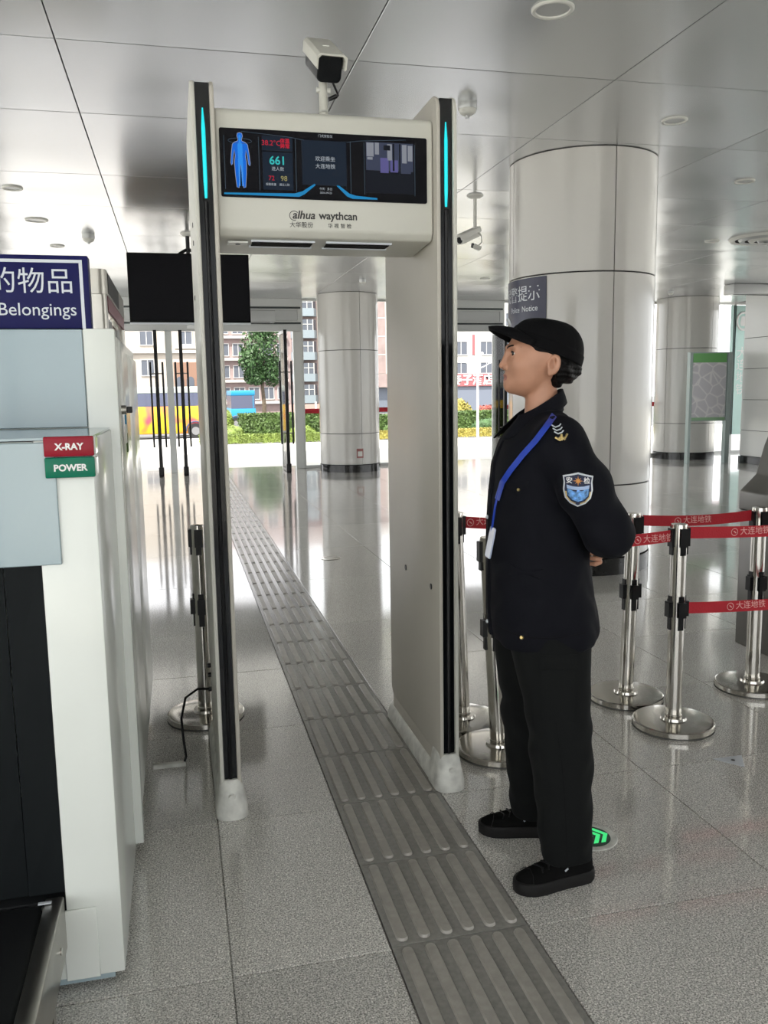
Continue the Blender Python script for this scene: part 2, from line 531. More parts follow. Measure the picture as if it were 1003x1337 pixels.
# glass door leaves standing open, seen edge on
def door(n, x, y_free, y_hinge, tilt=0.0):
    t = struct_empty('door_%d' % n, (x, y_hinge, 0))
    L_ = y_free - y_hinge
    sgn = -1 if L_ < 0 else 1
    la, lb = (L_, 0) if L_ < 0 else (0, L_)
    box('pane', M['glass'], t, -0.006, 0.006, la + 0.05, lb - 0.03, 0.06, 2.52)
    box('free_stile', M['black'], t, -0.03, 0.03, L_ - 0.03 if sgn < 0 else L_ - 0.02, L_ + 0.03, 0.02, 2.57, 0.004, 1)
    box('hinge_stile', M['paleframe'], t, -0.018, 0.018, -0.02, 0.02, 0.02, 2.57, 0.003, 1)
    box('bottom_rail', M['black'], t, -0.02, 0.02, la + 0.05, lb - 0.03, 0.012, 0.058)
    box('top_rail', M['alu'], t, -0.02, 0.02, la + 0.05, lb - 0.03, 2.522, 2.57)
    box('pivot_block', M['black'], t, -0.045, 0.045, L_ - 0.05, L_ + 0.05, 0.003, 0.17, 0.01, 2)
    for sx in (-1, 1):
        hnd = MB().cyl((sx * 0.105, L_ + 0.06 * -sgn, 0.52), (sx * 0.105, L_ + 0.06 * -sgn, 2.02), 0.018, n=12).build('handle', M['black'], t, smooth=True)
        for z in (0.72, 1.82):
            MB().cyl((sx * 0.02, L_ + 0.06 * -sgn, z), (sx * 0.1, L_ + 0.06 * -sgn, z), 0.01, n=8).build('standoff', M['steel'], hnd, smooth=True)
    return t
door(1, -0.31, 15.75, 16.42)
door(2, 0.12, 15.75, 16.42)
door(3, 1.95, 15.65, 16.42)
door(4, 6.20, 15.75, 16.42)
door(5, -2.75, 15.75, 16.42)
# ------------------------------------------------------------------ the other walls of the hall

def curtain_wall(n, p0, p1, bays):
    """plain glazed wall of square posts and panes between two floor points"""
    t = struct_empty('window_%d' % n, (p0[0], p0[1], 0))
    d = Vector((p1[0] - p0[0], p1[1] - p0[1]))
    L_ = d.length
    t.rotation_euler = (0, 0, math.atan2(d.y, d.x))
    for k in range(bays + 1):
        x = L_ * k / bays
        box('post', M['alu'], t, x - 0.04, x + 0.04, -0.06, 0.06, 0.002, H - 0.002)
    for k in range(bays):
        a, b = L_ * k / bays + 0.04, L_ * (k + 1) / bays - 0.04
        box('pane', M['glass'], t, a, b, -0.006, 0.006, 0.08, H - 0.1)
        box('rail', M['alu'], t, a, b, -0.04, 0.04, 0.002, 0.08)
        box('rail', M['alu'], t, a, b, -0.04, 0.04, H - 0.1, H - 0.002)
    return t
curtain_wall(9, (-6.1, -3.2), (3.2, -3.2), 4)
struct(box('wall_light_block', M['plaster'], None, 3.25, 12.5, -3.3, -3.1, 0.0, H))  # unseen wall, added solid here to keep light off the wide column
curtain_wall(10, (12.5, -3.1), (12.5, 16.4), 9)
curtain_wall(11, (-6.1, 16.4), (-6.1, -3.1), 9)
# clad wall block on the right
wr = struct(box('wall_right', M['dark_gap'], None, 10.40, 11.9, 13.42, 14.3, 0, H))
zz = [0.14, 0.62, 1.19, 1.76, 2.32, H]
for za, zb in zip(zz[:-1], zz[1:]):
    for a in range(2):
        xa = 10.382 + a * 0.78
        box('wall_panel', M['wallpanel'], wr, xa + .004, xa + 0.776, 13.395, 13.419, za + .004, zb - .004, 0.003, 1)
    box('wall_panel', M['wallpanel'], wr, 10.375, 10.399, 13.425, 14.3, za + .004, zb - .004, 0.003, 1)
struct(box('baseboard_right', M['black_stone'], None, 10.36, 11.95, 13.38, 14.32, 0.001, 0.135, 0.003, 1))
# ================================================================== outside
M['paving'] = mat('pale_paving', (0.6138, 0.5952, 0.558), 0.7, noise=(1.5, 0.06))
M['asphalt'] = mat('asphalt', (0.128, 0.128, 0.132), 0.9, noise=(4, 0.1))
M['leaf_dark'] = mat('dark_leaves', (0.0372, 0.0868, 0.0217), 0.6, noise=(4, 0.4), rnd=0.1)
M['leaf_mid'] = mat('mid_leaves', (0.0715, 0.1265, 0.0275), 0.6, noise=(5, 0.35), rnd=0.1)
M['leaf_lime'] = mat('lime_leaves', (0.1508, 0.2088, 0.0348), 0.6, noise=(5, 0.3), rnd=0.1)
M['leaf_yellow'] = mat('yellow_leaves', (0.273, 0.234, 0.0455), 0.6, noise=(5, 0.3))
M['leaf_red'] = mat('red_leaves', (0.252, 0.06, 0.042), 0.6, noise=(5, 0.3))
M['bark'] = mat('bark', (0.10, 0.075, 0.05), 0.9, noise=(10, 0.3))
plaza = struct(box('plaza', M['paving'], None, -40, 60, 16.91, 29.5, -0.35, -0.012))
struct(box('forecourt', M['paving'], None, -40, 60, -60, -3.31, -0.35, -0.012))
for a_, b_ in ((-40, -6.21), (12.61, 60)): struct(box('side_paving', M['paving'], None, a_, b_, -3.31, 16.9, -0.35, -0.012))
struct(box('road', M['asphalt'], None, -120, 160, 29.5, 220, -1.6, -1.15))

def leaves(n, place, size, flat=0.0):
    """n small leaf quads placed by place(k) -> (point, outward normal)"""
    v, f = [], []
    for k in range(n):
        p, nn = place(k)
        nn = Vector(nn) + Vector((rng.normal(), rng.normal(), rng.normal())) * 0.55
        nn.normalize()
        a = nn.cross(Vector((rng.normal(), rng.normal(), rng.normal()))).normalized()
        b = nn.cross(a)
        s = size * (0.6 + 0.8 * rng.random())
        p = Vector(p)
        o = len(v)
        v += [p - a * s, p + b * s * 0.55, p + a * s, p - b * s * 0.55]
        f.append((o, o + 1, o + 2, o + 3))
    return v, f
def ell_place(c, r, shell=0.35):
    def g(k):
        d = Vector((rng.normal(), rng.normal(), rng.normal())).normalized()
        t = 1 - shell * rng.random() ** 1.5
        return (c[0] + d.x * r[0] * t, c[1] + d.y * r[1] * t, c[2] + d.z * r[2] * t), d
    return g
def box_place(c, r):
    def g(k):
        u = [rng.uniform(-1, 1) for _ in range(3)]
        ax = rng.choice([1, 2, 2, 0], p=[.45, .25, .2, .1])
        u[ax] = (-1 if ax == 1 else (1 if ax == 2 else rng.choice([-1, 1]))) * (1 - 0.08 * rng.random())
        nn = [0, 0, 0]; nn[ax] = u[ax]
        return (c[0] + u[0] * r[0], c[1] + u[1] * r[1], c[2] + u[2] * r[2]), nn
    return g
def blob(c, r, seed, n1=20, n2=12, amp=0.12):
    """lumpy ellipsoid as vertices / faces"""
    v, f = [], []
    for i in range(n2 + 1):
        th = PI * i / n2
        for k in range(n1):
            ph = 2 * PI * k / n1
            d = (math.sin(th) * math.cos(ph), math.sin(th) * math.sin(ph), math.cos(th))
            q = 1 + amp * (math.sin(5 * d[0] + seed) * math.cos(4 * d[1] - seed) + 0.6 * math.sin(9 * d[2] + 7 * d[0] + 2 * seed))
            v.append((c[0] + r[0] * d[0] * q, c[1] + r[1] * d[1] * q, c[2] + r[2] * d[2] * q))
    for i in range(n2):
        for k in range(n1):
            f.append((i * n1 + k, i * n1 + (k + 1) % n1, (i + 1) * n1 + (k + 1) % n1, (i + 1) * n1 + k))
    return v, f
def bush(name, label, cat, loc, r, matn, n=900, size=0.035, group=None, cube=False):
    t = thing(name, label, cat, loc, 0, group)
    mb = MB()
    if cube:
        mb.add(*leaves(n, box_place((0, 0, r[2]), r), size))
    else:
        mb.add(*leaves(n, ell_place((0, 0, r[2] * 0.9), r, 0.2), size))
    tag(mb.build('foliage', M[matn], t, fix=False), kind='stuff')
    k = MB()
    if cube:
        k.box(-r[0] * .96, r[0] * .96, -r[1] * .9, r[1] * .9, 0.02, r[2] * 1.9)
    else:
        k.add(*blob((0, 0, r[2] * 0.9), (r[0] * .92, r[1] * .92, r[2] * .9), loc[0]))
    k.build('inner_growth', M[matn], t, smooth=True)
    return t
bush('clipped_hedge', 'tall clipped green hedge seen through the open door in the detector gate', 'hedge', (3.25, 27.2, 0), (1.40, 0.5, 0.41), 'leaf_mid', 3800, 0.05, cube=True)
bush('clipped_hedge', 'clipped green hedge outside, seen right of the far column', 'hedge', (6.05, 27.2, 0), (1.25, 0.5, 0.35), 'leaf_mid', 2400, 0.05, cube=True)
bush('clipped_hedge', 'clipped green hedge below the red hotel sign', 'hedge', (9.9, 27.2, 0), (2.0, 0.5, 0.38), 'leaf_mid', 3600, 0.05, cube=True)
bush('low_hedge', 'low yellow green hedge edging the planting bed by the open door', 'hedge', (2.45, 25.6, 0), (1.85, 0.22, 0.13), 'leaf_lime', 2600, 0.035, cube=True)
bush('low_hedge', 'low yellow green hedge edging the bed below the street lamp', 'hedge', (8.4, 25.6, 0), (2.7, 0.22, 0.13), 'leaf_yellow', 2600, 0.035, cube=True)
bush('round_shrub', 'round clipped shrub left of the far column', 'shrub', (3.72, 26.28, 0), (0.42, 0.37, 0.25), 'leaf_lime', 1100, 0.03, 'round clipped shrubs in the bed')
bush('round_shrub', 'round clipped shrub low beside the detector gate post', 'shrub', (1.55, 26.28, 0), (0.42, 0.37, 0.27), 'leaf_lime', 1100, 0.03, 'round clipped shrubs in the bed')
bush('round_shrub', 'round clipped shrub right of the far column', 'shrub', (6.7, 26.28, 0), (0.42, 0.37, 0.26), 'leaf_mid', 1100, 0.03, 'round clipped shrubs in the bed')
bush('round_shrub', 'dark round clipped shrub beside the street lamp', 'shrub', (9.75, 26.28, 0), (0.55, 0.37, 0.29), 'leaf_dark', 1100, 0.03, 'round clipped shrubs in the bed')
bush('leafy_shrub', 'upright green shrub standing between the bus and the hedge', 'shrub', (1.45, 27.3, 0), (0.28, 0.3, 0.52), 'leaf_lime', 900, 0.045)
bush('yellow_shrub', 'yellow green shrub behind the hedge below the hotel sign', 'shrub', (9.5, 28.6, 0), (0.55, 0.4, 0.62), 'leaf_yellow', 1200, 0.05)
bush('red_shrub', 'red leaved shrub behind the hedge by the hotel', 'shrub', (10.6, 28.6, 0), (0.5, 0.4, 0.5), 'leaf_red', 1000, 0.05)
# tree
t = thing('street_tree', 'broad leafy green tree across the street', 'tree', (6.8, 70, -1.15))
MB().tube([(0, 0, 0), (0.1, 0, 1.5), (0.0, 0.1, 3.2), (0.2, 0, 5.0)], [0.22, 0.17, 0.13, 0.05], 10).build('trunk', M['bark'], t, smooth=True)
mb = MB()
for c, r in (((0, 0, 6.2), (1.7, 1.6, 1.9)), ((-0.9, -0.3, 5.2), (1.0, 1.0, 1.2)), ((0.8, 0.2, 4.4), (1.0, 1.0, 1.3)), ((0.2, -0.4, 7.8), (1.2, 1.1, 1.4)), ((-0.6, 0, 4.0), (0.9, 0.9, 0.8))):
    mb.add(*leaves(1300, ell_place(c, r, 0.6), 0.13))
tag(mb.build('foliage', M['leaf_dark'], t, fix=False), kind='stuff')

# street lamp on the plaza
t = thing('street_lamp', 'slim white plaza lamp post with branching arms', 'street lamp', (8.3, 23.2, 0))
M['lamp_white'] = mat('lamp_white', (0.72, 0.72, 0.70), 0.4)
MB().cyl((0, 0, 0), (0, 0, 2.3), 0.04, 0.025, 12).build('pole', M['lamp_white'], t, smooth=True)
MB().lathe([(0.0, 0.0), (0.09, 0.0), (0.09, 0.03), (0.045, 0.06)], n=20).build('base', M['lamp_white'], t, smooth=True)
for k, (dx, dz) in enumerate(((-0.34, 0.06), (0.36, 0.04), (-0.16, 0.2), (0.12, 0.3))):
    a = MB().tube([(0, 0, 2.0 + 0.03 * k), (dx * 0.5, 0, 2.08 + dz * 0.4), (dx, 0, 2.15 + dz)], [0.016, 0.014, 0.012], 8).build('arm', M['lamp_white'], t, smooth=True)
    MB().lathe([(0.0, 0.0), (0.05, 0.01), (0.055, 0.03), (0.03, 0.06), (0.0, 0.065)], (dx, 0, 2.14 + dz), 14).build('lamp_head', M['lamp_white'], a, smooth=True)

# buses on the street
def bus_paint():
    m = mat('bus_paint', (0.85, 0.55, 0.03), 0.35)
    nt = m.node_tree; b = nt.nodes['Principled BSDF']
    tc = nt.nodes.new('ShaderNodeTexCoord')
    n = nt.nodes.new('ShaderNodeTexNoise'); n.inputs['Scale'].default_value = 0.75; n.inputs['Detail'].default_value = 1.0; n.inputs['Distortion'].default_value = 0.6
    r = nt.nodes.new('ShaderNodeValToRGB'); e = r.color_ramp.elements
    e[0].position = 0.38; e[0].color = (0.60, 0.07, 0.10, 1)
    e[1].position = 0.47; e[1].color = (0.66, 0.27, 0.03, 1)
    x = e.new(0.53); x.color = (0.68, 0.42, 0.02, 1)
    nt.links.new(tc.outputs['Object'], n.inputs['Vector']); nt.links.new(n.outputs['Fac'], r.inputs['Fac']); nt.links.new(r.outputs['Color'], b.inputs['Base Color'])
    return m
M['bus_yellow'] = bus_paint()
M['cab_hub'] = mat('wheel_hub', (0.2, 0.2, 0.2), 0.5)
M['bus_glass'] = mat('bus_glass', (0.085, 0.095, 0.145), 0.2)
M['bus_roof'] = mat('bus_roof', (0.434, 0.476, 0.434), 0.5)
M['tyre'] = mat('tyre', (0.02, 0.02, 0.02), 0.8)
M['bus_blue'] = mat('bus_blue', (0.015, 0.225, 0.4125), 0.35)
def bus(label, loc, L_, W, z_sill, z_win, z_roof, body, wheels, rz=0):
    t = thing('bus', label, 'bus', loc, rz)
    box('lower_body', body, t, -L_, 0, 0, W, 0.32, z_sill, 0.06, 2)
    box('roof', M['bus_roof'] if body is M['bus_yellow'] else body, t, -L_ + .03, -0.03, 0.03, W - .03, z_win, z_roof, 0.06, 2)
    box('window_band', M['bus_glass'], t, -L_ + 0.03, -0.03, 0.02, W - 0.02, z_sill, z_win)
    x = -0.15
    while x > -L_ + 0.9:
        box('window_post', M['bus_glass'] if body is M['bus_yellow'] else body, t, x - 0.05, x, 0.005, 0.02, z_sill, z_win)
        x -= 1.35
    for wx in wheels:
        wl = MB().cyl((wx, -0.02, 0.46), (wx, 0.28, 0.46), 0.46, n=24).build('wheel', M['tyre'], t, smooth=True)
        MB().cyl((wx, -0.03, 0.46), (wx, -0.02, 0.46), 0.24, n=18).build('hub', M['cab_hub'], wl, smooth=True)
        a = MB()
        pts = [(wx + 0.56 * math.cos(PI * k / 12), -0.012, 0.46 + 0.56 * math.sin(PI * k / 12)) for k in range(13)]
        a.tube(pts, 0.05, 6).build('wheel_arch', M['bus_glass'], t, smooth=True)
    return t
bus('yellow and orange coach with blue grey windows parked behind the glass doors', (2.5, 52, -1.15), 11.0, 2.4, 1.93, 2.68, 3.05, M['bus_yellow'], (-1.45, -7.6))
bus('bright blue minibus beside the green tree', (5.5, 62, -1.15), 1.75, 5.5, 1.55, 2.45, 2.82, M['bus_blue'], (-0.35, -1.4))

# buildings across the street
M['bld_cream'] = mat('cream_wall', (0.432, 0.384, 0.324), 0.8, noise=(0.4, 0.05))
M['bld_pink'] = mat('pinkish_brick', (0.31, 0.2356, 0.2232), 0.8, noise=(1.0, 0.15))
M['bld_white'] = mat('white_wall', (0.4836, 0.4712, 0.434), 0.8, noise=(0.4, 0.04))
M['bld_blue'] = mat('blue_grey_bay', (0.24, 0.282, 0.312), 0.6)
M['win'] = mat('window_glass_dark', (0.088, 0.099, 0.121), 0.15)
M['winframe'] = mat('window_frame_white', (0.525, 0.518, 0.504), 0.5)
M['sign_red'] = mat('hotel_sign_red', (0.3, 0.096, 0.102), 0.5)
M['shop'] = mat('shop_front', (0.15, 0.17, 0.21), 0.5)
def win(t, x, z, w_, h_, cross=True, frame=None):
    f = MB()
    f.box(x - w_ / 2 - .08, x + w_ / 2 + .08, -0.10, 0, z - h_ / 2 - .08, z - h_ / 2).box(x - w_ / 2 - .08, x + w_ / 2 + .08, -0.10, 0, z + h_ / 2, z + h_ / 2 + .08)
    f.box(x - w_ / 2 - .08, x - w_ / 2, -0.10, 0, z - h_ / 2, z + h_ / 2).box(x + w_ / 2, x + w_ / 2 + .08, -0.10, 0, z - h_ / 2, z + h_ / 2)
    if cross: f.box(x - .035, x + .035, -0.07, 0, z - h_ / 2, z + h_ / 2)
    wn = f.build('window', frame or M['winframe'], t)
    box('pane', M['win'], wn, x - w_ / 2, x + w_ / 2, -0.04, -0.01, z - h_ / 2, z + h_ / 2)
    return wn
# hotel
t = thing('hotel_building', 'white hotel building with a red lettered sign board', 'building', (36, 100, -1.15))
box('wall', M['bld_white'], t, -6.5, 8, 0, 8, 0, 16)
for k in range(4):
    x = -2.35 + k * 3.25
    for z in (7.6, 5.25, 11.0):
        win(t, x, z, 1.5, 1.5 if z > 6 else 1.25)
    box('pilaster', M['sign_red'], t, x + 1.45, x + 1.75, -0.08, 0, 6.8, 9.2)
sb = box('sign_board', M['sign_red'], t, -6.4, 4.5, -0.35, -0.02, 3.05, 4.5, 0.02, 1)
text('亲子酒店', 1.35, M['white_print'], sb, (-1.0, -0.36, 3.74), align='CENTER', extrude=0.03, bold=0.03)
box('shop_front', M['shop'], t, -6.4, 6, -0.12, -0.01, 0.05, 3.0)
for x in (-4.6, -2.4, 0.2, 2.4):
    win(t, x, 1.9, 1.2, 1.2)
# pale building between the columns
t = thing('office_building', 'pale building with pinkish brick panel seen right of the far column', 'building', (24.6, 104, -1.15))
box('wall', M['bld_white'], t, -3, 3.2, 0, 8, 0, 18)
box('brick_panel', M['bld_pink'], t, -2.6, 0.65, -0.06, -0.005, 4.8, 17)
for z in (7.0, 9.2, 11.4, 13.6): box('panel_seam', M['bld_white'], t, -2.6, 0.65, -0.08, -0.061, z, z + 0.12)
box('shop_front', M['shop'], t, -2.8, 2.6, -0.1, -0.005, 0.05, 3.0)
box('canopy', M['bld_pink'], t, -2.8, 2.6, -0.9, -0.01, 3.1, 4.7)
# residential block
t = thing('apartment_building', 'pinkish apartment block with white framed windows and blue bay windows', 'building', (12.0, 112, -1.15))
box('wall', M['bld_pink'], t, -7, 7.5, 0, 9, 0, 20)
for zi in range(6):
    z = 2.6 + zi * 2.75
    for k in range(5):
        win(t, -5.9 + k * 1.85, z, 1.25, 1.45)
    box('balcony', M['bld_white'], t, -6.6, 2.2, -0.5, -0.11, z - 1.35, z - 1.0)
    b_ = MB().prism([(2.7, 0.0), (3.2, -1.1), (5.6, -1.1), (6.1, 0.0)], 'z', z - 1.35, z - 0.35).build('bay_parapet', M['bld_blue'], t)
    b2 = MB().prism([(2.8, 0.0), (3.3, -1.0), (5.5, -1.0), (6.0, 0.0)], 'z', z - 0.34, z + 1.0).build('bay_glass', M['win'], t)
    for x in (3.25, 3.95, 4.75, 5.45): box('bay_mullion', M['winframe'], b2, x - .05, x + .05, -1.06, -1.005, z - 0.34, z + 1.0)
    box('bay_transom', M['winframe'], b2, 3.3, 5.5, -1.05, -1.005, z + 0.35, z + 0.43)
# left building
t = thing('cream_building', 'cream street building with an arched brown shop front behind the coach', 'building', (-2.0, 90, -1.15))
box('wall', M['bld_cream'], t, -12, 6.2, 0, 8, 0, 17)
for x, z in ((-0.6, 5.3), (-3.4, 5.3), (-0.6, 8.3), (-3.4, 8.3), (3.2, 8.1)):
    win(t, x, z, 1.2, 1.5)
box('cornice', M['bld_white'], t, -12, 6.2, -0.3, -0.01, 6.7, 7.0, 0.02, 1)
box('sign_band', M['bld_white'], t, 2.1, 4.9, -0.25, -0.01, 7.15, 7.6)
M['brown'] = mat('brown_shop_front', (0.231, 0.132, 0.088), 0.6)
sf = box('shop_front', M['brown'], t, 1.9, 5.8, -0.2, -0.01, 1.4, 5.8, 0.02, 1)
for x in (2.5, 3.5, 4.5):
    pts = [(x - .38, 1.9), (x + .38, 1.9), (x + .38, 4.0)] + [(x + .38 * math.cos(PI * k / 8), 4.0 + .38 * math.sin(PI * k / 8)) for k in range(1, 8)] + [(x - .38, 4.0)]
    MB().prism(pts, 'y', -0.24, -0.201).build('arched_window', M['win'], sf)
t = thing('pillar_box', 'orange roadside fence panel behind the tall hedge', 'fence', (8.6, 48, -1.15))
box('fence_panel', mat('fence_pink', (0.372, 0.252, 0.216), 0.7), t, -2.6, 0.6, 0, 0.06, 0.15, 1.95, 0.01, 1)
for x in (-2.65, -1.0, 0.65): box('fence_post', M['winframe'], t, x - .05, x + .05, -0.02, 0.08, 0, 2.1)
t.name = 'road_fence'
# ================================================================== walk-through detector gate
GY = 2.85
gate = thing('detector_gate', 'white walk-through metal detector gate with a display header and cyan light strips', 'metal detector', (0.52, GY, 0))
# local frame: x right, y back from the front edge of the posts
def gate_post(xc, inner):
    """xc: centre of the post (local), inner: +1 when the walkway lies to the right"""
    HW = 0.036
    root = None
    for s in (-1, 1):
        prof = [(0.0, 0.115), (0.70, 0.115), (0.735, 0.15), (0.735, 2.36)]
        prof += [(0.675 + 0.06 * math.cos(rad(a)), 2.36 + 0.06 * math.sin(rad(a))) for a in range(0, 91, 15)]
        prof += [(0.055 + 0.055 * math.cos(rad(a)), 2.365 + 0.055 * math.sin(rad(a))) for a in range(90, 181, 15)]
        xa, xb = xc + s * 0.022, xc + s * HW
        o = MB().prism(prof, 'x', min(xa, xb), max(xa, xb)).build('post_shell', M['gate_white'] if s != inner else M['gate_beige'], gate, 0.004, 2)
    core = box('post_core', M['gloss_black'], gate, xc - 0.0215, xc + 0.0215, 0.012, 0.72, 0.117, 2.405)
    MB().tube([(xc, 0.013, 0.125), (xc, 0.011, 1.2), (xc, 0.013, 2.05)], 0.007, 8).build('dark_tube', M['black'], core, smooth=True)
    zl = 2.06
    led = MB().tube([(xc, 0.012, zl), (xc, 0.010, zl + .05), (xc, 0.010, 2.27), (xc, 0.012, 2.33)], [0.004, 0.006, 0.006, 0.002], 10).build('light_strip', M['cyan_led'], core, smooth=True)
    tag(led, 'lit cyan strip')
    # side skirt and the shoe at the front
    def ring(z, hx, ya, yb): return [(xc + u, v, z) for u, v in rrect(-hx, hx, ya, yb, hx * 0.8, 6)]
    MB().loft([ring(z, hx, 0.02, yb) for z, hx, yb in ((0.002, 0.053, 0.785), (0.022, 0.053, 0.785), (0.034, 0.049, 0.78), (0.06, 0.044, 0.765), (0.068, 0.038, 0.75))]).build('skirt', M['scuff'], gate, smooth=True)
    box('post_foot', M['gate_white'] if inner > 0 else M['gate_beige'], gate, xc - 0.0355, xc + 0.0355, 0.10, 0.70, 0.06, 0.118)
    shoe = MB().loft([ring(z, hx, ya, yb) for z, hx, ya, yb in ((0.001, 0.056, -0.037, 0.13), (0.03, 0.056, -0.037, 0.13), (0.06, 0.050, -0.030, 0.128), (0.085, 0.045, -0.022, 0.125), (0.125, 0.0405, -0.009, 0.115), (0.132, 0.036, -0.002, 0.11))]).build('foot', M['scuff'], gate, smooth=True)
    MB().cyl((xc, -0.022, 0.082), (xc, -0.030, 0.080), 0.012, 0.010, 14).build('bolt', M['white_dev'], shoe, smooth=True)
    return xc
gate_post(-0.398, 1)
gate_post(0.392, -1)
# sensor holes on the walkway face of the right post, and on the outside of the left one
for y, z in ((0.46, 0.74), (0.10, 0.74), (0.10, 2.28)):
    MB().cyl((0.3555, y, z), (0.3535, y, z), 0.011, n=16).build('sensor', M['black'], gate, smooth=True)
for y, z in ((0.30, 2.03), (0.30, 1.97), (0.45, 1.80)):
    MB().cyl((-0.4345, y, z), (-0.4365, y, z), 0.009, n=12).build('sensor', M['black'], gate, smooth=True)
for z in (0.25, 0.31, 0.35):
    MB().cyl((-0.434, 0.62, z), (-0.447, 0.62, z), 0.010, n=12).build('socket', M['black'], gate, smooth=True)
# header
hx0, hx1 = -0.361, 0.355
hp = [(0.055, 1.952), (0.31, 1.937), (0.33, 1.95), (0.33, 2.33), (0.31, 2.345), (0.05, 2.345), (0.038, 2.33), (0.036, 1.975)]
header = MB().prism(hp, 'x', hx0, hx1).build('header', M['gate_white'], gate, 0.008, 3)
for a, b, c_, d in ((-0.33, -0.265, 0.09, 0.14), ):
    box('speaker_grille', M['white_dev'], header, a, b, c_, d, 1.940, 1.9455)
    MB().cyl((-0.297, 0.115, 1.9398), (-0.297, 0.115, 1.938), 0.008, n=14).build('speaker_hole', M['black'], header)
for a, b in ((-0.25, -0.05), (0.0, 0.215)):
    f = box('vent_slot', M['matte_black'], header, a, b, 0.10, 0.165, 1.9425, 1.949)
    box('slot_rim', M['silver'], header, a - 0.006, b + 0.006, 0.085, 0.098, 1.9445, 1.9505)
    box('slot_rim', M['silver'], header, a - 0.006, b + 0.006, 0.167, 0.18, 1.9395, 1.946)
# display
SY = 0.033
scr = MB().prism(rrect(-0.349, 0.332, 2.072, 2.281, 0.006, 3), 'y', SY - 0.001, SY + 0.02).build('screen', M['screen_black'], header)
E_blue = emis('ui_blue', (0.01, 0.16, 0.75), 1.0); E_deep = emis('ui_deep_blue', (0.005, 0.03, 0.22), 0.8); E_red = emis('ui_red', (0.7, 0.02, 0.05), 0.8)
E_cyan = emis('ui_cyan', (0.05, 0.6, 0.6), 0.9); E_white = emis('ui_white', (0.55, 0.6, 0.65), 0.8); E_panel = emis('ui_panel', (0.012, 0.02, 0.035), 1.0)
E_ray = emis('ui_ray', (0.02, 0.28, 0.6), 0.9); E_yel = emis('ui_yellow', (0.55, 0.5, 0.2), 0.7); E_line = emis('ui_line', (0.12, 0.18, 0.25), 0.6)
E_vid = emis('ui_video', (0.05, 0.06, 0.10), 1.0); E_vl = emis('ui_video_light', (0.33, 0.35, 0.40), 0.8); E_vd = emis('ui_video_dark', (0.01, 0.012, 0.018), 1.0); E_vp = emis('ui_video_violet', (0.13, 0.12, 0.32), 0.9)
def ui(poly, m, name='screen_mark', d=0.0018):
    return MB().prism(poly, 'y', SY - d, SY - 0.0011).build(name, m, scr)
def rect(x0, x1, z0, z1): return [(x0, z0), (x1, z0), (x1, z1), (x0, z1)]
def uitext(s, size, m, x, z, **kw):
    return text(s, size, m, scr, (x, SY - 0.0022, z), extrude=0.0002, name='screen_text', **kw)
# glowing human figure
fx, fz = -0.285, 2.10
right = [(0.0, 0.168), (0.007, 0.166), (0.009, 0.158), (0.006, 0.148), (0.006, 0.143), (0.018, 0.138), (0.024, 0.132), (0.028, 0.105), (0.031, 0.075), (0.029, 0.068), (0.025, 0.072), (0.022, 0.098), (0.018, 0.115), (0.016, 0.098), (0.019, 0.078), (0.018, 0.045), (0.014, 0.002), (0.007, 0.0), (0.004, 0.045), (0.001, 0.07)]
fig = [(fx + x, fz + z) for x, z in right] + [(fx - x, fz + z) for x, z in right[::-1][:-1]]
ui(fig[::-1], E_blue, 'body_figure')
ui([(fx + x * 0.42, fz + 0.005 + z * 0.93) for x, z in [(q[0] if q[0] < 0.02 else 0.018, q[1]) for q in right]] + [(fx - x * 0.42, fz + 0.005 + z * 0.93) for x, z in [(q[0] if q[0] < 0.02 else 0.018, q[1]) for q in right][::-1]], emis('ui_bright_blue', (0.03, 0.30, 0.95), 1.0), 'body_glow', 0.0024)
MB().tube([(fx + 0.037 * math.cos(a), SY - 0.002, 2.243 + 0.008 * math.sin(a)) for a in [2 * PI * k / 24 for k in range(25)]], 0.0006, 4).build('scan_ring', E_line, scr)
MB().tube([(x + fx, SY - 0.002, z + fz) for x, z in right], 0.0006, 4).build('figure_outline', E_white, scr)
MB().tube([(fx - x, SY - 0.002, z + fz) for x, z in right], 0.0006, 4).build('figure_outline', E_white, scr)
for pz in ((0.0, 1), (1, -1)): pass
ui(rect(-0.215, -0.118, 2.218, 2.262), E_panel); ui(rect(-0.215, -0.118, 2.098, 2.214), E_panel)
uitext('38.2°C', 0.022, E_red, -0.186, 2.2405); uitext('体温\n异常', 0.0155, E_red, -0.142, 2.2405, bold=0.0004)
uitext('661', 0.036, E_cyan, -0.167, 2.187, bold=0.0006); uitext('进人数', 0.0135, E_white, -0.167, 2.162)
uitext('72', 0.02, E_red, -0.188, 2.133); uitext('98', 0.022, E_yel, -0.148, 2.133)
uitext('报警数量', 0.0085, E_white, -0.190, 2.114); uitext('通过人数', 0.0085, E_white, -0.147, 2.114)
ui(rect(-0.088, 0.058, 2.118, 2.256), E_panel)
uitext('欢迎乘坐', 0.0165, E_white, -0.012, 2.199); uitext('大连地铁', 0.0165, E_white, -0.012, 2.176)
uitext('门式安检仪', 0.0095, E_white, -0.01, 2.270)
uitext('今天 · 多云', 0.009, E_white, -0.012, 2.106); uitext('2024-09-23', 0.0085, E_white, -0.012, 2.094)
ui([(-0.34, 2.079), (-0.10, 2.079), (-0.082, 2.088), (-0.045, 2.118), (-0.049, 2.122), (-0.088, 2.097), (-0.115, 2.089), (-0.34, 2.084)], E_ray, 'light_ray')
ui([(0.028, 2.122), (0.024, 2.118), (0.058, 2.086), (0.076, 2.079), (0.16, 2.079), (0.16, 2.084), (0.088, 2.089), (0.066, 2.095)], E_ray, 'light_ray')
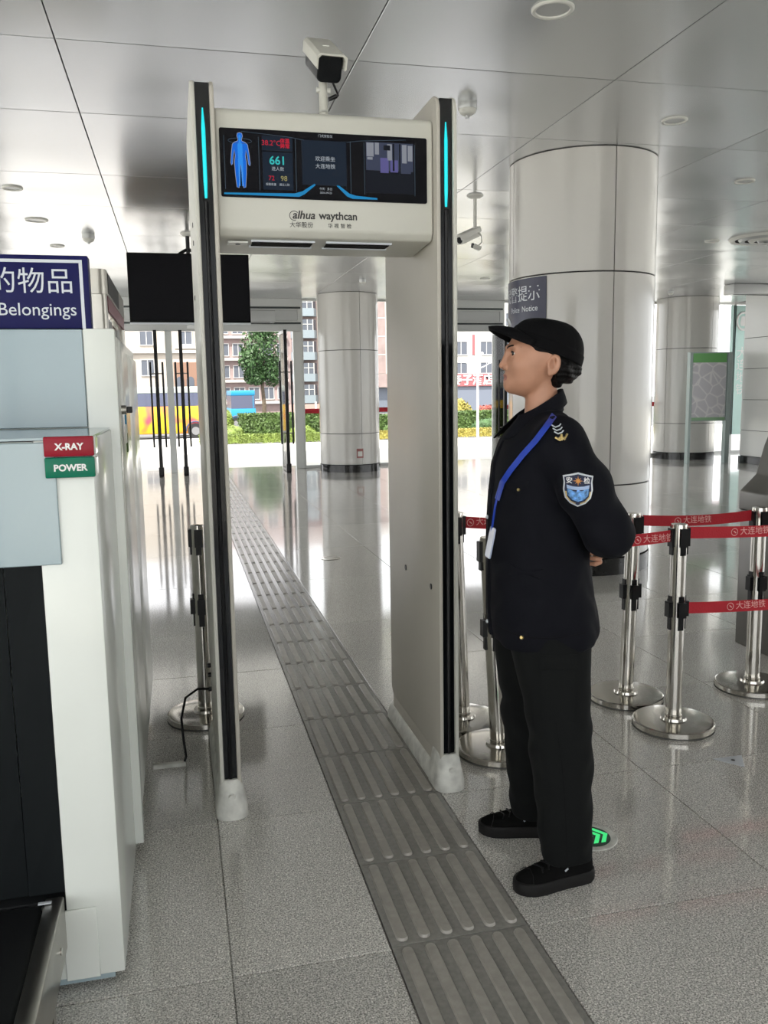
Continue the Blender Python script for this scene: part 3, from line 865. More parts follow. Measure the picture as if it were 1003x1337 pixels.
MB().tube([(-0.28, SY - .002, 2.272), (-0.13, SY - .002, 2.262), (-0.08, SY - .002, 2.255)], 0.0006, 4).build('screen_line', E_line, scr)
MB().tube([(0.26, SY - .002, 2.272), (0.11, SY - .002, 2.262), (0.06, SY - .002, 2.255)], 0.0006, 4).build('screen_line', E_line, scr)
for x in (-0.335, -0.226, -0.108, 0.072, 0.118, 0.290):
    ui(rect(x - 0.0006, x + 0.0006, 2.095, 2.258), E_line, 'screen_line')
# live picture of the hall on the right of the display
ui(rect(0.122, 0.286, 2.100, 2.262), E_vd, 'live_picture')
vd = 0.0023
ui(rect(0.124, 0.284, 2.172, 2.260), E_vid, 'live_picture', vd)
for a, b, c_, d, m in ((0.126, 0.150, 2.215, 2.258, E_vl), (0.154, 0.168, 2.222, 2.259, E_vl), (0.196, 0.212, 2.205, 2.256, E_vl), (0.246, 0.262, 2.198, 2.256, E_vl), (0.266, 0.282, 2.205, 2.254, E_vl), (0.172, 0.200, 2.165, 2.212, E_vp), (0.206, 0.232, 2.168, 2.206, E_vp), (0.242, 0.276, 2.165, 2.196, E_vid), (0.183, 0.206, 2.236, 2.252, E_vd), (0.214, 0.220, 2.172, 2.258, E_vd), (0.236, 0.241, 2.16, 2.258, E_vd), (0.128, 0.146, 2.205, 2.213, E_vl)):
    ui(rect(a, b, c_, d), m, 'live_picture', 0.0026 if m is not E_vd else 0.003)
# maker's lettering under the display
LY = 0.0352
dlet = text('alhua', 0.036, M['ink'], header, (-0.087, LY, 2.0225), align='CENTER', bold=0.0006, shear=0.22, extrude=0.0006)
MB().tube([(-0.118 + 0.0150 * math.cos(a), LY, 2.0205 + 0.0145 * math.sin(a)) for a in [rad(40 + 10 * k) for k in range(26)]], 0.0011, 6).build('logo_ring', M['ink'], header)
text('waythcan', 0.034, M['ink'], header, (0.028, LY, 2.0225), align='CENTER', bold=0.0007)
text('大华股份', 0.0195, M['ink'], header, (-0.095, LY, 1.991), align='CENTER')
text('华 视 智 检', 0.0165, M['ink'], header, (0.032, LY, 1.991), align='CENTER')
# camera on a mast on the header
cm = thing('security_camera', 'white bullet security camera on a mast above the detector gate display', 'security camera', (0.54, GY + 0.22, 2.345))
MB().lathe([(0.0, 0.0), (0.024, 0.0), (0.024, 0.006), (0.017, 0.01)], n=20).build('mast_base', M['white_dev'], cm, smooth=True)
MB().cyl((0, 0, 0.008), (0, 0, 0.16), 0.015, n=18).build('mast', M['gate_white'], cm, smooth=True)
MB().lathe([(0.0155, 0.055), (0.0165, 0.056), (0.0165, 0.06), (0.0155, 0.061)], n=20).build('mast_joint', M['scuff'], cm, smooth=True)
MB().cyl((-0.024, 0, 0.128), (0.024, 0, 0.128), 0.009, n=12).build('clamp_screw', M['white_dev'], cm, smooth=True)
MB().cyl((0, 0, 0.155), (0, 0.004, 0.185), 0.010, n=12).build('neck', M['black'], cm, smooth=True)
Rc = Matrix.Translation((0.008, 0.0, 0.225)) @ Matrix.Rotation(rad(3), 4, 'Z') @ Matrix.Rotation(rad(31), 4, 'X')
def camobj(mb, name, m, parent, bevel=0.0, smooth=True):
    me = mb.mesh(name, bevel, 3)
    me.transform(Rc @ Matrix.Scale(0.9, 4))
    return link(name, me, m, parent, smooth)
hood_p = [(-0.050, -0.008), (-0.058, -0.002), (-0.058, 0.038), (-0.045, 0.048), (0.045, 0.048), (0.058, 0.038), (0.058, -0.002), (0.050, -0.008), (0.050, 0.030), (0.04, 0.040), (-0.04, 0.040), (-0.050, 0.030)]
hs_ = camobj(MB().prism(hood_p, 'y', -0.125, 0.15), 'hood', M['gate_white'], cm, 0.002)
camobj(MB().prism(rrect(-0.047, 0.047, -0.056, 0.036, 0.02, 5), 'y', -0.095, 0.14), 'camera_body', M['black'], cm, 0.003)
lens = camobj(MB().prism(rrect(-0.043, 0.043, -0.052, 0.032, 0.018, 5), 'y', -0.100, -0.0955), 'front_glass', M['gloss_black'], cm)
camobj(MB().cyl((0, -0.1005, -0.008), (0, -0.1025, -0.008), 0.022, n=24), 'lens', M['gloss_black'], cm)
camobj(MB().prism([(-0.013, 0.0), (0.013, 0.0), (0.009, 0.012), (-0.009, 0.012)], 'z', 0.0485, 0.0525), 'hood_screw', M['scuff'], hs_, 0.001)
MB().tube([(0.018, -0.03, 0.20), (0.025, -0.02, 0.16), (0.045, -0.01, 0.125), (0.052, 0.0, 0.115), (0.04, 0.0, 0.108)], 0.004, 8).build('cable', M['black'], cm, smooth=True)
MB().cyl((0.046, 0, 0.113), (0.018, 0, 0.100), 0.008, 0.0065, 12).build('cable_plug', M['black'], cm, smooth=True)
# power cable of the gate and the raceway on the floor
tag(MB().tube([(0.083, 3.47, 0.25), (0.03, 3.45, 0.262), (-0.02, 3.42, 0.24), (-0.04, 3.38, 0.17), (-0.035, 3.35, 0.09), (-0.028, 3.33, 0.03), (-0.035, 3.325, 0.012)], 0.005, 8).build('power_cable', M['black'], None, smooth=True), 'thin black power cable looping from the left gate post to the floor', 'cable')
tag(MB().prism([(3.305, 0.0005), (3.345, 0.0005), (3.338, 0.012), (3.312, 0.012)], 'x', -0.155, -0.03).build('cable_raceway', M['scuff'], None, 0.001, 1), 'short white cable cover on the floor beside the scanner', 'cable cover')
# ================================================================== baggage scanner
xr = thing('baggage_scanner', 'white x-ray baggage scanner with blue grey panels and black lead curtain', 'x-ray scanner', (-0.7, 2.06, 0))
# local: x = world + 0.7, y = world - 2.06
def X(v): return v + 0.7
W0, W1 = X(-1.21), X(-0.19)
o0, o1 = X(-1.08), X(-0.318)
# hood frame around the tunnel mouth
box('hood_side', M['xray_white'], xr, o1, W1, 0, 0.6, 0.03, 1.352, 0.004, 2)
box('hood_side', M['xray_white'], xr, W0, o0, 0, 0.6, 0.03, 1.352, 0.004, 2)
box('hood_top', M['xray_white'], xr, o0, o1, 0.002, 0.6, 1.07, 1.350, 0.002, 1)
box('hood_sill', M['xray_white'], xr, o0, o1, 0.003, 0.6, 0.03, 0.195, 0.002, 1)
box('tunnel_belt', M['rubber'], xr, o0 + .002, o1 - .002, -0.004, 0.6, 0.196, 0.246, 0.004, 2)
box('hood_panel', M['xray_grey'], xr, X(-1.13), X(-0.272), -0.008, -0.0005, 1.068, 1.348, 0.002, 1)
box('glass_shelf', M['xray_grey'], xr, W0 + 0.002, W1 - 0.004, -0.004, 0.585, 1.3525, 1.358)
box('service_flap', M['xray_white'], xr, X(-0.327), X(-0.248), -0.006, -0.0005, 0.03, 0.215, 0.0015, 1)
box('hood_skirt', M['xray_grey'], xr, W0 + 0.02, X(-0.215), 0.01, 0.58, 0.012, 0.029)
# curtain strips
n = 9
for k in range(n):
    a = o0 + (o1 - o0) * k / n
    b = o0 + (o1 - o0) * (k + 1) / n
    yk = 0.012 + 0.006 * (k % 2)
    MB().loft([[(a + .0015, yk, z), (b - .0015, yk + 0.004 * math.sin(z * 5 + k), z), (b - .0015, yk + .004 + 0.004 * math.sin(z * 5 + k), z), (a + .0015, yk + .004, z)] for z in (0.250 + 0.003 * (k % 3), 0.5, 0.8, 1.069)]).build('curtain_strip', M['curtain'], xr)
# casing behind the hood
bx0, bx1, by0, by1 = X(-1.30), X(-0.165), 0.60, 2.0
box('casing', M['xray_white'], xr, bx0 + 0.02, bx1 - 0.012, by0 + 0.004, by1, 0.10, 1.638, 0.004, 2)
fl = box('front_flange', M['xray_white'], xr, X(-0.252), bx1, by0 - 0.012, by0 + 0.05, 0.05, 1.642, 0.003, 2)
box('front_flange', M['xray_white'], xr, bx0, X(-1.222), by0 - 0.012, by0 + 0.05, 0.05, 1.642, 0.003, 2)
box('casing_panel', M['xray_grey'], xr, X(-1.22), X(-0.254), by0 - 0.010, by0 + 0.003, 1.36, 1.640, 0.002, 1)
for a, b in ((by0 + 0.06, by0 + 0.68), (by0 + 0.69, by1 - 0.01)):
    d = box('side_door', M['xray_white'], xr, bx1 - 0.0115, bx1 - 0.003, a, b, 0.13, 1.60, 0.003, 2)
box('plinth', M['alu'], xr, bx0 + 0.06, bx1 - 0.045, by0 + 0.03, by1 - 0.02, 0.012, 0.099)
# key lock and tags on the side
kl = MB().cyl((bx1 - 0.003, by0 + 0.17, 1.405), (bx1 + 0.012, by0 + 0.17, 1.405), 0.014, n=18).build('lock', M['steel'], xr, smooth=True)
box('key', M['black'], kl, bx1 + 0.0125, bx1 + 0.030, by0 + 0.163, by0 + 0.177, 1.395, 1.415, 0.002, 1)
for k, (m_, dz, dy) in enumerate((('bus_blue', 0.0, 0.035), ('leaf_mid', -0.06, 0.05), ('white_dev', -0.03, 0.01))):
    box('key_tag', M[m_], kl, bx1 + 0.004, bx1 + 0.009, by0 + 0.15 + dy, by0 + 0.18 + dy, 1.33 + dz, 1.39 + dz, 0.002, 1)
# casters
for px_, py_ in ((X(-0.26), 0.12), (X(-1.12), 0.12), (X(-0.26), 1.85), (X(-1.12), 1.85)):
    MB().cyl((px_, py_, 0.0), (px_, py_, 0.014), 0.04, 0.03, 16).build('levelling_foot', M['black'], xr, smooth=True)
# indicator lamps
for z0_, z1_, m_, s_ in ((1.316, 1.361, 'red_lens', 'X-RAY'), (1.268, 1.314, 'green_lens', 'POWER')):
    lp = box('indicator_lamp', M[m_], xr, X(-0.293), X(-0.186), -0.022, -0.0085, z0_, z1_, 0.003, 2)
    box('lamp_side', M['clear_plastic'], lp, X(-0.1895), X(-0.183), -0.008, 0.04, z0_ + 0.002, z1_ - 0.002, 0.002, 1)
    text(s_, 0.0205, M['white_print'], lp, (X(-0.2385), -0.0228, (z0_ + z1_) / 2 - 0.001), align='CENTER', bold=0.0007)
# conveyor in front of the tunnel
cv = thing('roller_conveyor', 'stainless steel conveyor with a black belt in front of the scanner tunnel', 'conveyor', (-0.7, 1.45, 0))
cl = -0.75
box('belt', M['rubber'], cv, X(-1.03), X(-0.364), cl, 0.60, 0.205, 0.246, 0.01, 3)
for a, b in ((X(-0.362), X(-0.320)), (X(-1.075), X(-1.032))):
    rail = box('side_rail', M['steel'], cv, a, b, cl - 0.02, 0.605, 0.12, 0.256, 0.004, 2)
    for y in (-0.45, -0.1, 0.25, 0.5):
        MB().cyl((b, y, 0.18), (b + 0.003, y, 0.18), 0.008, n=12).build('rail_bolt', M['mirror_steel'], rail, smooth=True)
for a in (X(-0.358), X(-1.07)):
    for y in (cl + 0.05, 0.4):
        box('leg', M['steel'], cv, a, a + 0.03, y, y + 0.03, 0.0, 0.119)
for y in (cl, 0.585):
    MB().cyl((X(-1.031), y, 0.225), (X(-0.363), y, 0.225), 0.02, n=16).build('end_roller', M['steel'], cv, smooth=True)
box('latch', M['silver'], cv, X(-0.375), X(-0.345), 0.575, 0.585, 0.2565, 0.260, 0.001, 1)
# sign on the scanner
sg = thing('notice_sign', 'dark blue belongings notice sign with silver border standing on the scanner', 'sign', (-0.7, 2.69, 1.643))
sx1 = X(-0.228)
box('sign_body', M['navy'], sg, X(-1.20), sx1, -0.025, 0.035, 0.0, 0.205, 0.003, 2)
for a, b, c_, d in ((X(-1.18), sx1 - 0.016, 0.184, 0.1925), (sx1 - 0.025, sx1 - 0.016, 0.0, 0.1845), (X(-1.18), X(-1.171), 0.0, 0.1845)):
    box('sign_border', M['silver'], sg, a, b, -0.0262, -0.0248, c_, d)
text('的物品', 0.076, M['silver'], sg, (sx1 - 0.041, -0.0256, 0.128), align='RIGHT', spacing=1.02)
text('Belongings', 0.05, M['silver'], sg, (sx1 - 0.037, -0.0256, 0.052), align='RIGHT')
# stainless booth standing behind the scanner
bo = thing('service_booth', 'stainless steel service booth with glazed side behind the scanner sign', 'booth', (-0.37, 5.4, 0))
box('lower_body', M['steel'], bo, -1.6, 0.0, 0.0, 1.82, 0.0, 1.0, 0.01, 2)
for x, y in ((-0.10, 0.0), (-1.6, 0.0), (-0.10, 1.72), (-1.6, 1.72)):
    MB().prism(rrect(x, x + 0.10, y, y + 0.10, 0.03, 5), 'z', 1.0, 2.04).build('corner_post', M['steel'], bo, smooth=True)
MB().prism(rrect(-1.6, 0.004, -0.004, 1.83, 0.05, 6), 'z', 2.042, 2.185).build('fascia', M['steel'], bo, smooth=True)
box('dark_panel', M['black'], bo, 0.0045, 0.008, 0.12, 1.1, 2.055, 2.175)
box('red_band', mat('maroon_band', (0.20, 0.04, 0.06), 0.4), bo, -0.012, 0.003, 0.10, 1.72, 1.955, 2.04)
for y in (0.10, 0.92):
    box('side_glass', M['glass'], bo, -0.055, -0.045, y + 0.02, y + 0.78, 1.02, 1.945)
    box('window_bar', M['alu'], bo, -0.065, -0.035, y + 0.785, y + 0.815, 1.0, 1.954)
box('front_glass', M['glass'], bo, -1.5, -0.10, 0.04, 0.05, 1.02, 2.04)
# ================================================================== barrier posts and belts
def stanchion(label, loc, lean=0.0, low=True, clip_dirs=(0, 90, 180, 270), tall=0.0):
    t = thing('barrier_post', label, 'barrier post', loc, 0, 'belt barrier posts')
    base = MB().lathe([(0.0, 0.0), (0.166, 0.0), (0.170, 0.004), (0.170, 0.032), (0.166, 0.0355), (0.162, 0.0362), (0.10, 0.0385), (0.056, 0.040), (0.053, 0.050), (0.0, 0.050)], n=56).build('base', M['mirror_steel'], t, smooth=True)
    MB().lathe([(0.1715, 0.006), (0.1715, 0.012)], n=56).build('base_groove', M['joint'], base, smooth=True)
    def at(z): return (lean * z / 0.9, 0, z + (tall if z > 0.4 else 0))
    MB().cyl(at(0.05), at(0.80), 0.033, n=32).build('pole', M['mirror_steel'], t, smooth=True)
    MB().lathe([(0.0, 0), (0.034, 0.0), (0.036, 0.004), (0.036, 0.010), (0.033, 0.013)], (lean * 0.052 / .9, 0, 0.050), 32).build('collar', M['mirror_steel'], t, smooth=True)
    hx = lean * 0.84 / 0.9
    MB().lathe([(0.0335, 0.79), (0.0345, 0.79), (0.0345, 0.872), (0.033, 0.884), (0.0, 0.886)], (hx, 0, tall), 32).build('head', M['mirror_steel'], t, smooth=True)
    cs = MB()
    for a in clip_dirs:
        c_, s_ = math.cos(rad(a)), math.sin(rad(a))
        def q(u, v, z): return (hx + c_ * u - s_ * v, s_ * u + c_ * v, z)
        cs.add([q(0.03, -0.017, 0.79), q(0.043, -0.017, 0.79), q(0.043, 0.017, 0.79), q(0.03, 0.017, 0.79), q(0.03, -0.017, 0.868), q(0.043, -0.017, 0.868), q(0.043, 0.017, 0.868), q(0.03, 0.017, 0.868)],
               [(3, 2, 1, 0), (4, 5, 6, 7), (0, 1, 5, 4), (1, 2, 6, 5), (2, 3, 7, 6), (3, 0, 4, 7)])
        cs.add([q(0.03, -0.012, 0.755), q(0.037, -0.012, 0.755), q(0.037, 0.012, 0.755), q(0.03, 0.012, 0.755), q(0.03, -0.012, 0.79), q(0.037, -0.012, 0.79), q(0.037, 0.012, 0.79), q(0.03, 0.012, 0.79)],
               [(3, 2, 1, 0), (4, 5, 6, 7), (0, 1, 5, 4), (1, 2, 6, 5), (2, 3, 7, 6), (3, 0, 4, 7)])
    cs.v = [(a_, b_, c_ + tall) for a_, b_, c_ in cs.v]
    cs.build('belt_clip', M['black'], t)
    if low:
        lx = lean * 0.5 / 0.9
        cs = MB()
        for a in clip_dirs:
            c_, s_ = math.cos(rad(a)), math.sin(rad(a))
            def q(u, v, z): return (lx + c_ * u - s_ * v, s_ * u + c_ * v, z)
            for (w_, u1, za, zb) in ((0.017, 0.047, 0.49, 0.555), (0.012, 0.036, 0.435, 0.58)):
                cs.add([q(0.028, -w_, za), q(u1, -w_, za), q(u1, w_, za), q(0.028, w_, za), q(0.028, -w_, zb), q(u1, -w_, zb), q(u1, w_, zb), q(0.028, w_, zb)],
                       [(3, 2, 1, 0), (4, 5, 6, 7), (0, 1, 5, 4), (1, 2, 6, 5), (2, 3, 7, 6), (3, 0, 4, 7)])
        cs.build('belt_clip', M['black'], t)
    return t
def belt(post, p0, p1, z, prints=(), sag=0.012, drop=0.0):
    """red belt from a post (its parent) to another point; prints = distances along it where the mark stands"""
    base = Vector(post.location)
    a, b = Vector((p0[0], p0[1], 0)), Vector((p1[0], p1[1], 0))
    d = (b - a).normalized()
    a = a + d * 0.043; b = b - d * 0.043
    L_ = (b - a).length
    nrm = Vector((-d.y, d.x, 0))
    rings = []
    N = 16
    for k in range(N + 1):
        t = k / N
        zc = z - sag * 4 * t * (1 - t) - drop * t
        p = a + (b - a) * t - base
        rings.append([(p + nrm * s_ * 0.0007 + Vector((0, 0, zc + e))) for s_, e in ((-1, -0.0245), (1, -0.0245), (1, 0.0245), (-1, 0.0245))])
    o = MB().loft(rings).build('belt', M['belt_red'], post)
    ang = math.atan2(d.y, d.x)
    for s0 in prints:
        t = s0 / L_
        zc = z - sag * 4 * t * (1 - t) - drop * t
        p = a + d * s0 - base - nrm * 0.0012
        Mx = Matrix.Translation((p.x, p.y, zc)) @ Matrix.Rotation(ang, 4, 'Z') @ FRONT
        me = text_mesh('大连地铁', 0.036, align='LEFT', extrude=0.0001)
        me.transform(Matrix.Translation(Vector((0.026, 0, 0))))
        me.transform(Mx)
        link('lettering', me, M['belt_print'], o)
        ring = MB().tube([(0.015 * math.cos(q), 0.015 * math.sin(q), 0) for q in [2 * PI * k / 20 for k in range(21)]], 0.0016, 4)
        ring.tube([(-0.004, 0.004, 0), (0.006, -0.004, 0)], 0.0025, 5)
        me = ring.mesh('logo')
        me.transform(Mx)
        link('logo', me, M['belt_print'], o)
    return o
sL = stanchion('steel barrier post standing alone behind the left gate post', (0.065, 3.80, 0))
sA = stanchion('steel barrier post standing just right of the right gate post', (1.155, 3.42, 0), lean=-0.035, low=False, tall=0.055)
sB = stanchion('steel barrier post half hidden behind the guard', (1.20, 3.10, 0), lean=-0.05)
sC = stanchion('steel barrier post farther back of the two right of the guard', (1.985, 3.50, 0), lean=0.02)
sD = stanchion('steel barrier post nearest the camera right of the guard', (2.015, 3.15, 0))
sE = stanchion('steel barrier post cut by the right edge of the picture', (2.64, 3.47, 0), low=True)
sG = stanchion('steel barrier post just outside the right edge at the end of the front belts', (3.15, 3.12, 0))
belt(sA, (1.12, 3.42), (2.005, 3.50), 0.895, (0.03, 0.55), drop=0.05)
belt(sC, (2.005, 3.50), (2.64, 3.47), 0.848, (0.175,))
belt(sB, (1.155, 3.10), (2.015, 3.15), 0.836, (0.62,))
belt(sD, (2.015, 3.15), (3.15, 3.12), 0.845, (0.215, 0.7))
belt(sD, (2.015, 3.15), (3.15, 3.12), 0.522, (0.21, 0.7))

# ================================================================== hanging monitor
tv = thing('monitor', 'black flat monitor hanging from the ceiling beyond the left gate post', 'monitor', (0.205, 9.9, 2.235))
box('housing', M['matte_black'], tv, -0.652, 0.652, 0.0, 0.06, 0.0, 0.738, 0.006, 2)
box('display', M['screen_black'], tv, -0.640, 0.640, -0.004, -0.0005, 0.02, 0.726)
box('bottom_trim', M['silver'], tv, -0.652, 0.652, -0.006, 0.03, -0.022, -0.001, 0.002, 1)
MB().cyl((0, 0.09, 0.62), (0, 0.09, H - 2.235), 0.022, n=16).build('hanging_rod', M['black'], tv, smooth=True)
MB().tube([(-0.10, 0.05, 0.735), (-0.05, 0.07, 0.77), (0, 0.09, 0.80), (0.05, 0.07, 0.77), (0.10, 0.05, 0.735)], 0.018, 8).build('yoke', M['black'], tv, smooth=True)
MB().lathe([(0.0, -0.03), (0.05, -0.03), (0.075, -0.012), (0.08, 0.0)], (0, 0.09, H - 2.235), 24).build('ceiling_plate', M['white_dev'], tv, smooth=True)
MB().tube([(0.16, 0.03, -0.02), (0.18, 0.03, -0.07), (0.23, 0.03, -0.085), (0.27, 0.03, -0.05), (0.27, 0.03, -0.02)], 0.009, 8).build('cable', M['black'], tv, smooth=True)
box('lower_bracket', M['alu'], tv, -0.05, 0.15, 0.0, 0.05, -0.07, -0.023, 0.004, 1)

# ================================================================== ceiling fittings
def downlight(label, x, y, r=0.085):
    t = thing('downlight', label, 'ceiling light', (x, y, H), 0, 'recessed round ceiling lights')
    MB().lathe([(r, -0.0005), (r, -0.007), (r * 0.94, -0.012), (r * 0.80, -0.010), (r * 0.78, -0.001)], n=36).build('rim', M['white_dev'], t, smooth=True)
    MB().lathe([(0.0, -0.003), (r * 0.785, -0.003)], n=36).build('lens', M['alu'], t, smooth=True)
downlight('round recessed ceiling light nearest the camera at the top edge', 1.79, 3.97, 0.10)
downlight('round recessed ceiling light right of the wide column top', 3.30, 5.37)
downlight('round recessed ceiling light near the right edge', 4.86, 6.78)
downlight('round recessed ceiling light beside the round air diffuser', 6.42, 9.55)
downlight('leftmost of the three ceiling lights above the scanner sign', -1.26, 8.07)
downlight('middle and darkest of the three ceiling lights above the scanner sign', -1.27, 9.45, 0.11)
downlight('farthest of the three ceiling lights above the scanner sign', -1.27, 11.0)
downlight('small ceiling light seen just below the gate header', 1.79, 11.15)
downlight('far ceiling light between the right gate post and the wide column', 4.85, 13.2)
downlight('far ceiling light above the poster stand', 6.42, 11.6)
def detector(label, x, y, s=1.0):
    t = thing('smoke_detector', label, 'smoke detector', (x, y, H), 0, 'smoke detectors')
    MB().lathe([(0.058 * s, 0.0), (0.06 * s, -0.02 * s), (0.058 * s, -0.04 * s)], n=28).build('base', M['alu'], t, smooth=True)
    MB().lathe([(0.056 * s, -0.0405 * s), (0.048 * s, -0.06 * s), (0.03 * s, -0.072 * s), (0.0, -0.074 * s)], n=28).build('cover', M['white_dev'], t, smooth=True)
    MB().cyl((0, 0, -0.0745 * s), (0, 0, -0.088 * s), 0.014 * s, n=12).build('sensor_tip', M['alu'], t, smooth=True)
detector('round white smoke detector right of the gate on the near ceiling', 1.83, 5.3)
detector('dark small smoke detector on the ceiling above the scanner', -0.85, 10.2, 1.15)
detector('tiny smoke detector on the ceiling in front of the far column', 2.95, 13.6, 0.9)
detector('tiny smoke detector on the ceiling beside the right column', 9.0, 14.6, 0.9)
# round air diffuser
t = thing('air_diffuser', 'large round ceiling air diffuser at the right edge', 'air vent', (6.95, 9.25, H))
for k, r in enumerate((0.42, 0.31, 0.20, 0.10)):
    MB().lathe([(r, -0.001 - 0.012 * k), (r - 0.025, -0.03 - 0.012 * k), (r - 0.075, -0.022 - 0.012 * k)], n=44).build('ring', M['white_dev'] if k % 2 == 0 else M['alu'], t, smooth=True)
MB().lathe([(0.0, -0.004), (0.40, -0.004)], n=40).build('throat', M['dark_gap'], t, smooth=True)
# hanging bullet camera
hc = thing('security_camera', 'grey bullet security camera hanging on a rod left of the wide column', 'security camera', (2.73, 7.7, H))
MB().lathe([(0.0, -0.02), (0.06, -0.018), (0.075, -0.006), (0.076, 0.0)], n=24).build('ceiling_plate', M['white_dev'], hc, smooth=True)
MB().cyl((0, 0, -0.015), (0, 0, -0.31), 0.016, n=14).build('rod', M['white_dev'], hc, smooth=True)
Rc = Matrix.Translation((-0.075, -0.01, -0.355)) @ Matrix.Rotation(rad(-62), 4, 'Z') @ Matrix.Rotation(rad(22), 4, 'X')
camobj(MB().prism([(-0.055, -0.01), (-0.055, 0.035), (-0.04, 0.045), (0.04, 0.045), (0.055, 0.035), (0.055, -0.01), (0.048, -0.01), (0.046, 0.03), (-0.046, 0.03), (-0.048, -0.01)][::-1], 'y', -0.16, 0.16), 'hood', M['white_dev'], hc, 0.002)
camobj(MB().prism(rrect(-0.043, 0.043, -0.055, 0.029, 0.015, 4), 'y', -0.13, 0.15), 'camera_body', M['white_dev'], hc, 0.002)
camobj(MB().cyl((0, -0.131, -0.012), (0, -0.137, -0.012), 0.033, n=20), 'lens', M['gloss_black'], hc)
ill = MB().box(-0.03, 0.05, -0.03, 0.03, -0.035, 0.0)
me = ill.mesh('illuminator', 0.006, 2); me.transform(Matrix.Translation((0.0, -0.03, -0.44)) @ Matrix.Rotation(rad(20), 4, 'Y')); il = link('illuminator', me, M['white_dev'], hc, True)
MB().cyl((-0.045, -0.035, -0.445), (-0.03, -0.035, -0.447), 0.022, n=16).build('illuminator_lens', M['black'], hc, smooth=True)
MB().tube([(0.02, 0.0, -0.32), (0.06, 0, -0.35), (0.065, 0, -0.41), (0.03, -0.01, -0.44)], 0.006, 8).build('cable', M['white_dev'], hc, smooth=True)

# ================================================================== notices on the columns
def wrap(me, c, r, a_right, z0):
    """bend a flat mesh (x right, y up, z out) round a column so that x = 0 meets angle a_right"""
    for v in me.vertices:
        a = rad(a_right) + v.co.x / r
        rr = r + v.co.z
        v.co = Vector((c[0] + rr * math.cos(a), c[1] + rr * math.sin(a), z0 + v.co.y))
    return me
M['navy_dark'] = mat('dark_navy_plate', (0.012, 0.014, 0.05), 0.3)
cn = thing('police_notice', 'dark navy police notice wrapped round the wide column behind the cap', 'notice', (3.226, 6.555, 1.85))
pl = MB().lathe([(0.5775, 0.0), (0.5815, 0.0), (0.5815, 0.447), (0.5775, 0.447), (0.5775, 0.0)], n=30, a0=rad(-205), a1=rad(-142)).build('plate', M['navy_dark'], cn, smooth=True)
for s_, sz, z_, x_ in (('民警提示', 0.128, 0.325, -0.05), ('Notice', 0.062, 0.215, -0.075), ('Police', 0.062, 0.215, -0.278)):
    me = text_mesh(s_, sz, align='RIGHT', extrude=0.0004)
    me.transform(Matrix.Translation((x_, 0, 0.0005)))
    wrap(me, (0, 0), 0.5815, -142, z_)
    link('lettering', me, M['silver'], pl)
fn = thing('socket_plate', 'small red framed plate low on the far column', 'plate', (3.12, 15.76, 0.26))
MB().lathe([(0.5575, 0.0), (0.561, 0.0), (0.561, 0.17), (0.5575, 0.17), (0.5575, 0.0)], n=6, a0=rad(-89), a1=rad(-76)).build('frame', mat('dusty_red', (0.35, 0.14, 0.13), 0.5), fn, smooth=True)
MB().lathe([(0.5612, 0.03), (0.5625, 0.03), (0.5625, 0.12), (0.5612, 0.12), (0.5612, 0.03)], n=6, a0=rad(-87), a1=rad(-78)).build('plate', M['white_dev'], fn, smooth=True)

# ================================================================== right side of the hall
ps = thing('poster_stand', 'grey floor stand with a green headed map poster between two legs', 'poster stand', (9.75, 14.45, 0), rad(-4))
M['teal_grey'] = mat('teal_grey_metal', (0.30, 0.36, 0.35), 0.4, metal=0.3)
for x in (-0.40, 0.36):
    box('leg', M['teal_grey'], ps, x, x + 0.09 if x > 0 else x + 0.05, -0.05, 0.07, 0.0, 2.08, 0.004, 1)
pp = box('poster_frame', M['teal_grey'], ps, -0.349, 0.359, -0.03, 0.05, 0.80, 2.08, 0.004, 1)
def map_mat():
    m = mat('map_print', (0.5, 0.5, 0.52), 0.3)
    nt = m.node_tree; b = nt.nodes['Principled BSDF']
    tc = nt.nodes.new('ShaderNodeTexCoord')
    wv = nt.nodes.new('ShaderNodeTexVoronoi'); wv.inputs['Scale'].default_value = 5; wv.feature = 'DISTANCE_TO_EDGE'
    r = nt.nodes.new('ShaderNodeValToRGB'); r.color_ramp.elements[0].color = (0.66, 0.65, 0.66, 1); r.color_ramp.elements[0].position = 0.02
    r.color_ramp.elements[1].color = (0.50, 0.49, 0.53, 1); r.color_ramp.elements[1].position = 0.09
    nt.links.new(tc.outputs['Object'], wv.inputs['Vector']); nt.links.new(wv.outputs['Distance'], r.inputs['Fac']); nt.links.new(r.outputs['Color'], b.inputs['Base Color'])
    return m
box('map_print', map_mat(), pp, -0.335, 0.345, -0.0325, -0.0305, 0.87, 1.89)
box('green_header', mat('poster_green', (0.12, 0.36, 0.10), 0.4), pp, -0.335, 0.345, -0.0325, -0.0305, 1.892, 2.06)
box('green_footer', mat('poster_green_pale', (0.24, 0.42, 0.24), 0.4), pp, -0.335, 0.345, -0.0325, -0.0305, 0.815, 0.868)
